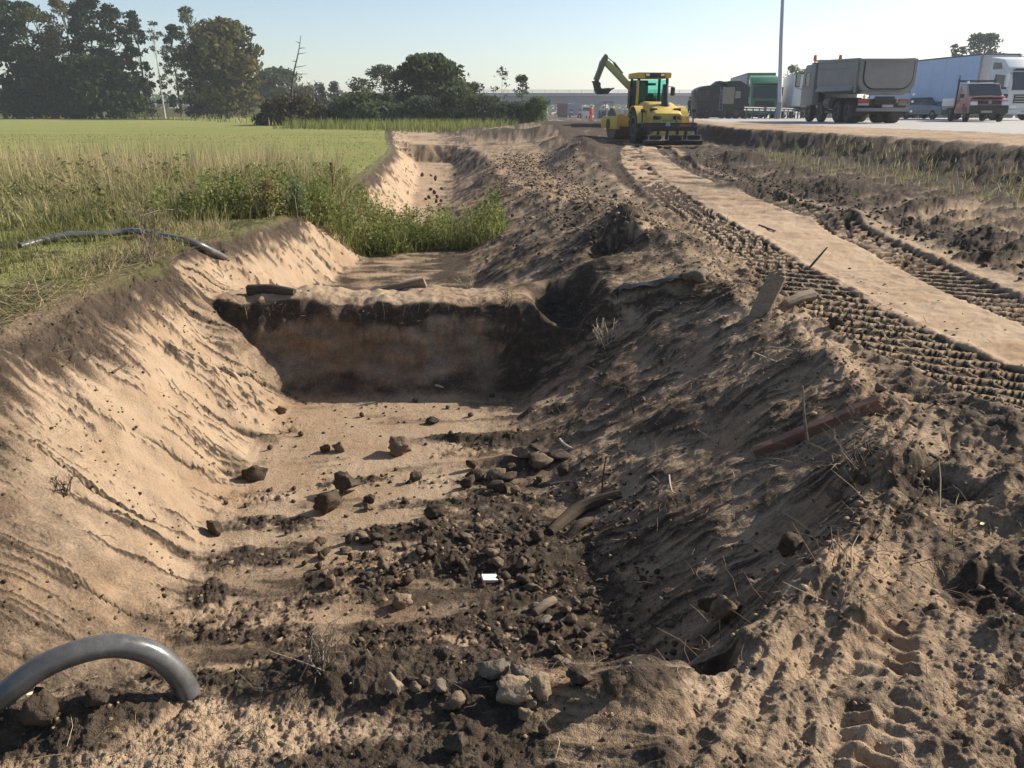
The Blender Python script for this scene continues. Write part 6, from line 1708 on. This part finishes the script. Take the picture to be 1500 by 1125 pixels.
tube_thing('drain_pipe', pp, .036, M_PIPE, 'black plastic pipe lying in the short grass on top of the left bank', 'pipe', 50, 12)

# ------------------------------------------------------------------ timber and sticks
def mat_wood(name, a, b, sc_=1.0):
    t = NT(name); o = t.obj()
    g = t.noise(t.mapped(o, (3 * sc_, 40 * sc_, 40 * sc_)), 1.0, 5, .7); n = t.noise(o, 14, 4)
    col = t.ramp(g, [(.3, a), (.7, b)])
    col = t.mix(t.math('MULTIPLY', n, .3), col, (.11, .08, .055))
    t.bsdf(col, .85, normal=t.bump(g, .5, .006), Specular_IOR_Level=.2)
    return t.m
W_RED = mat_wood('weathered_red_wood', (.17, .085, .06), (.30, .16, .11))
W_GREY = mat_wood('weathered_grey_wood', (.15, .11, .08), (.36, .28, .20))
W_DARK = mat_wood('dark_rotten_wood', (.03, .022, .016), (.10, .075, .052))
W_PALE = mat_wood('pale_peeled_wood', (.40, .31, .22), (.62, .52, .40))
W_RUST = simple('rusty_iron', (.13, .055, .03), .85, var=.35, scale=12)

def beam(name, a, b, w, t_, mat, label, cat, roll=0.0, endmat=None, bevel=.006):
    a, b = Vector(a), Vector(b); d = b - a
    m = MB()
    L = d.length; n = 7; secs = []
    rs = random.Random(int(L * 1000))
    for k in range(n):
        u = k / (n - 1); j = lambda: rs.uniform(-.04, .04) * w
        secs.append([(u * L - L / 2, -t_ / 2 + j() * .3, -w / 2 + j()), (u * L - L / 2, t_ / 2 + j() * .3, -w / 2 + j()), (u * L - L / 2, t_ / 2 + j() * .3, w / 2 + j()), (u * L - L / 2, -t_ / 2 + j() * .3, w / 2 + j())])
    m.loft(secs)
    o = m.build(name, mat, None)
    o.location = (a + b) / 2
    o.rotation_euler = d.to_track_quat('X', 'Z').to_euler()
    if roll: o.rotation_euler.rotate_axis('X', roll)
    return tag(o, label, cat)
x0, y0, z0 = on_ground(1138, 648); x1, y1, z1 = on_ground(1284, 604)
bt = beam('wooden_beam', (x0 - .12, y0 - .02, gz(x0 - .1, y0) - .025), (x1 + .0, y1 - .03, gz(x1, y1) + .045), .115, .055, W_RED, 'weathered reddish beam half buried in the crest of the right bank', 'beam', .15)
x0, y0, z0 = on_ground(510, 425); x1, y1, z1 = on_ground(620, 425)
beam('plank', (x0, y0 + .25, gz(x0, y0 + .25) + .045), (x1, y1 + .2, gz(x1, y1 + .2) + .05), .10, .035, W_GREY, 'grey plank lying across the top of the earth plug', 'plank', .3)
x0, y0, z0 = on_ground(365, 432); x1, y1, z1 = on_ground(432, 431)
tube_thing('log', [(x0, y0, z0 + .045), ((x0 + x1) / 2, (y0 + y1) / 2 + .02, (z0 + z1) / 2 + .045), (x1, y1, z1 + .02)], [.055, .05, .032], W_DARK, 'short dark log at the left end of the earth plug', 'log', 14, 12)
# stake
x0, y0, z0 = on_ground(1112, 462)
def stake():
    r = empty('wooden_stake', (x0, y0, z0)); tag(r, 'thick weathered stake leaning right on the crest beside the wheel ruts', 'stake')
    s = px_scale(x0, y0, z0)
    xt, zt = at_dist(1141, 400, y0)
    dx, dz = xt - x0, zt - z0
    p = spline([(-dx * .2, 0, -.12), (0, 0, .0), (dx * .45, .01, dz * .45), (dx * .85, .0, dz * .85), (dx, 0, dz)], 12)
    m = MB(); m.tube(p, list(np.interp(np.linspace(0, 1, 12), [0, .5, .93, 1], [.080, .075, .070, .05])), 10); m.build('shaft', W_GREY, r, smooth=True)
    m = MB()
    for k in range(7):
        a = k * .9; m.box((dx * .97 + .045 * math.cos(a), .045 * math.sin(a), dz * .97), (.028, .024, .05 + .03 * (k % 3)), (.2 * math.cos(a), .3, a))
    m.build('frayed_top', W_GREY, r)
stake()
x0, y0, z0 = on_ground(1150, 452); x1, y1, z1 = on_ground(1188, 444)
tube_thing('log', [(x0, y0, z0 + .03), ((x0 + x1) / 2, (y0 + y1) / 2, (z0 + z1) / 2 + .055), (x1, y1, z1 + .055)], [.035, .05, .055], W_GREY, 'short grey log lying right of the leaning stake', 'log', 12, 10)
x0, y0, z0 = on_ground(806, 782); xm, ym, zm = on_ground(850, 752); x1, y1, z1 = on_ground(910, 728)
tube_thing('root_log', [(x0, y0, z0 + .0), (xm, ym, zm + .035), (x1, y1, z1 + .01)], [.03, .05, .03], W_DARK, 'dark half-buried root running up the right bank foot', 'root', 18, 10)
x0, y0, z0 = on_ground(828, 790); x1, y1, z1 = on_ground(868, 762)
tube_thing('root_log', [(x0, y0, z0 - .01), ((x0 + x1) / 2, (y0 + y1) / 2, (z0 + z1) / 2 + .03), (x1, y1, z1)], [.02, .032, .02], W_DARK, 'shorter root beside the dark one at the right bank foot', 'root', 14, 10)
x0, y0, z0 = on_ground(784, 902); x1, y1, z1 = on_ground(812, 886)
tube_thing('branch_piece', [(x0, y0, z0 + .015), ((x0 + x1) / 2, (y0 + y1) / 2, (z0 + z1) / 2 + .03), (x1, y1, z1 + .025)], [.022, .026, .025], W_GREY, 'short round branch piece on the right edge of the floor', 'branch', 10, 10)
# black plastic strip
def strip():
    pts = []
    for px, py, dz in ((903, 436, .0), (912, 426, .05), (930, 424, .03), (955, 420, .03), (980, 416, .045), (1000, 412, .04)):
        a = on_ground(px, py); pts.append((a[0], a[1], a[2] + dz))
    p = spline(pts, 20); m = MB(); secs = []
    for k, q in enumerate(p):
        w = .05 + .05 * (k < 4) * (4 - k) / 4; h = .02 * math.sin(k * .9)
        secs.append([(q[0], q[1] - w, q[2] - .01 + h), (q[0], q[1], q[2] + .018), (q[0], q[1] + w, q[2] + h), (q[0], q[1] + w, q[2] - .006 + h), (q[0], q[1], q[2] + .010), (q[0], q[1] - w, q[2] - .016 + h)])
    c = p[10]
    m.loft([[tuple(np.array(v) - c) for v in s_] for s_ in secs])
    o = m.build('plastic_strip', simple('black_plastic_sheet', (.015, .015, .016), .35, var=.2, dirt=.25, dirtcol=(.12, .09, .065)), None, smooth=True); o.location = c
    tag(o, 'torn black plastic strip lying over the right bank crest', 'plastic')
strip()
def stick(pts, r, mat, label, name='stick', cat='stick', group=None):
    """pts: (px, py, lift) ; lift None keeps the last distance and rises to the pixel"""
    out = []; yl = None
    for px, py, lift in pts:
        if lift is None:
            a, b = at_dist(px, py, yl); out.append((a, yl, b))
        else:
            x_, y_, z_ = on_ground(px, py); yl = y_; out.append((x_, y_, z_ + lift))
    if len(out) == 2: out.insert(1, tuple((a + b) / 2 + random.Random(len(label)).uniform(-.01, .01) for a, b in zip(*out)))
    return tube_thing(name, out, [r * 1.1, r, r * .6], mat, label, cat, 9, 6, group)
stick([(1186, 391, -.01), (1212, 362, None)], .011, W_DARK, 'dark stick standing slanted in the smooth sand between the ruts')
stick([(1112, 331, .01), (1136, 340, .015)], .012, W_DARK, 'dark twig lying on the smooth sand strip')
stick([(930, 606, -.02), (924, 572, None)], .008, W_DARK, 'taller upright twig in the middle of the right bank')
stick([(920, 580, -.02), (915, 562, None)], .006, W_DARK, 'shorter upright twig left of the taller one')
stick([(896, 592, -.02), (893, 578, None)], .005, W_DARK, 'tiny upright twig on the right bank')
stick([(1186, 655, -.02), (1176, 566, None)], .008, W_GREY, 'long thin stick standing in front of the red beam')
stick([(882, 722, -.02), (888, 668, None)], .006, W_DARK, 'thin dark twig standing near the half-buried root')
stick([(880, 492, .01), (884, 466, None)], .014, W_PALE, 'pale barkless stick in the root tuft on the bank')
stick([(1104, 520, .012), (1150, 537, .012)], .006, W_PALE, 'pale thin twig lying below the leaning stake')
stick([(1125, 512, .012), (1160, 520, .03)], .005, W_PALE, 'pale curved twig beside the thin pale twig')
stick([(165, 548, .01), (186, 540, .03)], .010, W_DARK, 'dark stick poking from the left bank')
stick([(125, 530, .01), (145, 523, .02)], .005, W_DARK, 'thin dark rootlet on the left bank')
stick([(905, 655, .015), (912, 668, .012)], .006, W_DARK, 'short curled twig on the middle of the right bank')
stick([(980, 700, .012), (985, 725, .012)], .005, W_PALE, 'pale curved rootlet hanging on the right bank')
stick([(820, 648, .012), (838, 660, .012)], .012, W_PALE, 'pale wood chip above the dark clod heap')
stick([(638, 566, .012), (650, 571, .012)], .010, W_PALE, 'white splinter in the shadow below the plug wall')
stick([(1000, 890, -.01), (990, 945, None)], .003, W_GREY, 'thin dry stem at the left rim of the hollow')
stick([(1405, 285, -.02), (1402, 250, None)], .010, W_PALE, 'dry weed stem at the foot of the road embankment')
def post():
    x_, y_, z_ = on_ground(492, 300); xt, zt = at_dist(485, 238, y_)
    tube_thing('iron_post', [(x_, y_, z_ - .1), ((x_ + xt) / 2, y_, (z_ + zt) / 2), (xt, y_, zt)], .026, W_RUST, 'rusty thin post standing in the weeds by the trench', 'post', 8, 8)
post()
# branching dry twigs
def twig_bush(px, py, h, w, label, seed, mat=W_GREY, name='dry_twigs', r=.0022, n=9):
    rs = np.random.RandomState(seed)
    x_, y_, z_ = on_ground(px, py); s = px_scale(x_, y_, z_)
    H, W = h / s, w / s
    root = empty(name, (x_, y_, z_)); tag(root, label, 'dry twigs')
    for k in range(n):
        a = rs.normal(0, .5); b = rs.normal(0, .4); L = H * rs.uniform(.5, 1)
        e = np.array([W * .5 * a, W * .4 * b, L])
        st = np.array([W * .2 * rs.normal() * .4, W * .2 * rs.normal() * .4, -.02])
        md = (st + e) / 2 + rs.normal(0, .06, 3) * L
        paths = [(np.array([st, md, e]), [r * 1.4, r, r * .5])]
        for j in range(3):
            q = md + (e - md) * rs.rand(); paths.append((np.array([q, q + rs.normal(0, .12, 3) * L, q + rs.normal(0, .25, 3) * L]), [r * .8, r * .6, r * .35]))
        v, f = tube_mesh(paths, 4)
        link('twig', np_mesh('twig', v, f, True), mat, root)
    return root
twig_bush(468, 985, 70, 110, 'spiky dry twigs on the foreground edge above the trench', 1, W_GREY, r=.0016, n=14)
twig_bush(390, 1085, 60, 40, 'thin dry twigs rising from the foreground earth', 2, W_GREY, r=.0012, n=6)
twig_bush(884, 505, 34, 60, 'tuft of torn straw-coloured roots on the right bank', 3, W_PALE, name='root_tuft', r=.003, n=14)
twig_bush(1262, 690, 60, 120, 'hanging mat of torn roots under the red beam', 4, W_GREY, name='root_tuft', r=.0018, n=18)
twig_bush(745, 450, 26, 50, 'root fringe at the right end of the plug', 5, W_GREY, name='root_tuft', r=.003, n=12)
twig_bush(218, 385, 85, 90, 'thin brown weed standing beside the lying pipe', 6, W_GREY, name='dry_weed', r=.0035, n=10)
twig_bush(95, 722, 26, 44, 'small dark root tangle on the left bank', 7, W_DARK, name='root_tuft', r=.003, n=9)
twig_bush(1470, 1010, 40, 60, 'dry stems at the right edge of the foreground', 8, W_GREY, r=.0012, n=8)
twig_bush(690, 420, 22, 40, 'dry stems on the sunlit plug top', 9, W_PALE, r=.003, n=6)
twig_bush(1250, 620, 30, 60, 'broken dry stems behind the red beam', 10, W_GREY, r=.0018, n=8)

# ------------------------------------------------------------------ small litter and single plants
def pack():
    x_, y_, z_ = on_ground(717, 854)
    r = empty('cigarette_pack', (x_, y_, z_ + .018), .25, (.12, .15)); tag(r, 'crumpled white and red cigarette pack on the dark floor', 'litter')
    m = MB(); m.box((0, 0, .004), (.088, .055, .020)); m.build('white_top', simple('white_card', (.72, .70, .68), .5, var=.05), r, bevel=.003)
    m = MB(); m.box((0, -.003, -.012), (.086, .054, .011)); m.build('red_side', simple('red_card', (.42, .03, .04), .5, var=.1), r, bevel=.002)
    m = MB(); m.box((-.022, -.0285, .005), (.016, .002, .006)); m.build('print_mark', simple('grey_print', (.3, .3, .32), .6), r)
pack()
def leaf(px, py, col, label, size=.03):
    x_, y_, z_ = on_ground(px, py)
    m = MB(); n = 8
    pts = [(size * math.cos(t) * (1 if math.cos(t) > 0 else .9), size * .38 * math.sin(t)) for t in [2 * math.pi * k / n for k in range(n)]]
    m.loft([[(a, b, .3 * abs(b) + .1 * a) for a, b in pts], [(a, b, .3 * abs(b) + .1 * a + .0012) for a, b in pts]])
    o = m.build('fallen_leaf', simple('dry_leaf', col, .7), None, smooth=True); o.location = (x_, y_, z_ + .012); o.rotation_euler = (.5, .2, px * .7)
    tag(o, label, 'leaf')
leaf(1437, 772, (.6, .5, .2), 'yellowish fallen leaf beside the dark hollow on the right', .016)
leaf(140, 998, (.62, .52, .36), 'pale dry leaf on the shaded bank above the pipe', .016)
leaf(46, 1022, (.62, .52, .36), 'pale dry leaf left below the pipe arch', .012)
leaf(968, 880, (.5, .42, .3), 'small pale leaf on the shaded right bank', .014)

def dock(px, py, top, label, seed, leafmat, w=.16):
    x_, y_, z_ = on_ground(px, py); _, zt = at_dist(px, top, y_)
    rs = np.random.RandomState(seed)
    r = empty('tall_weed', (x_, y_, z_)); tag(r, label, 'weed')
    H = zt - z_
    paths = []
    for k in range(5):
        e = np.array([rs.normal(0, w * .5), rs.normal(0, w * .5), H * rs.uniform(.75, 1)])
        paths.append((np.array([[0, 0, -.03], e * .5 + rs.normal(0, .01, 3), e]), [.006, .005, .002]))
    v, f = tube_mesh(paths, 5); link('stem', np_mesh('stem', v, f, True), W_RUST, r)
    k = rs.randint(0, 5, 520); t = rs.uniform(.15, 1, 520)
    P = np.array([p[0][2] for p in paths])
    c = P[k] * t[:, None] + rs.normal(0, w * .28, (520, 3)) * np.array([1, 1, .5])
    v, f, tn = leaf_cards(rs, c, .022, np.clip(rs.normal(.45, .25, 520) + .3 * (t - .5), 0, 1)); link('leaves', np_mesh('leaves', v, f, False, {'tone': tn}), leafmat, r)
dock(390, 318, 238, 'tall reddish-brown seeded weed standing above the grass', 1, mat_leaf('reddish_seed_heads', (.12, .12, .045), (.27, .23, .10), .3, (.28, .16, .08)))
dock(440, 318, 250, 'tall blue-green weed right of the reddish seeded one', 2, mat_leaf('blue_green_leaves', (.08, .105, .05), (.22, .26, .14), .35), .22)
dock(705, 352, 292, 'overhanging green weed at the right end of the trench growth', 3, M_WEED, .25)
dock(536, 330, 270, 'bright green leafy weed at the trench edge', 4, M_WEED, .22)
dock(190, 208 + 60, 232, 'pale dry weed behind the tall grass', 5, M_STRAW, .2)

# ------------------------------------------------------------------ haze over the distance
def build_haze():
    x0, x1, y0, y1, z0, z1 = -1700, 2200, -30, 960, -6.0, 27.0
    v = [(x, y, z) for z in (z0, z1) for y in (y0, y1) for x in (x0, x1)]
    f = [(0, 2, 3, 1), (4, 5, 7, 6), (0, 1, 5, 4), (2, 6, 7, 3), (0, 4, 6, 2), (1, 3, 7, 5)]
    me = bpy.data.meshes.new('haze'); me.from_pydata(v, [], f); me.update()
    m = bpy.data.materials.new('thin_haze'); m.use_nodes = True
    t = m.node_tree; t.nodes.clear()
    o = t.nodes.new('ShaderNodeOutputMaterial'); p = t.nodes.new('ShaderNodeVolumePrincipled')
    p.inputs['Color'].default_value = (.86, .92, 1.0, 1); p.inputs['Density'].default_value = .0005
    p.inputs['Anisotropy'].default_value = .25
    t.links.new(p.outputs[0], o.inputs['Volume'])
    h = link('haze', me, m); h['kind'] = 'stuff'; h['label'] = 'thin pale haze over the far field and road'
build_haze()
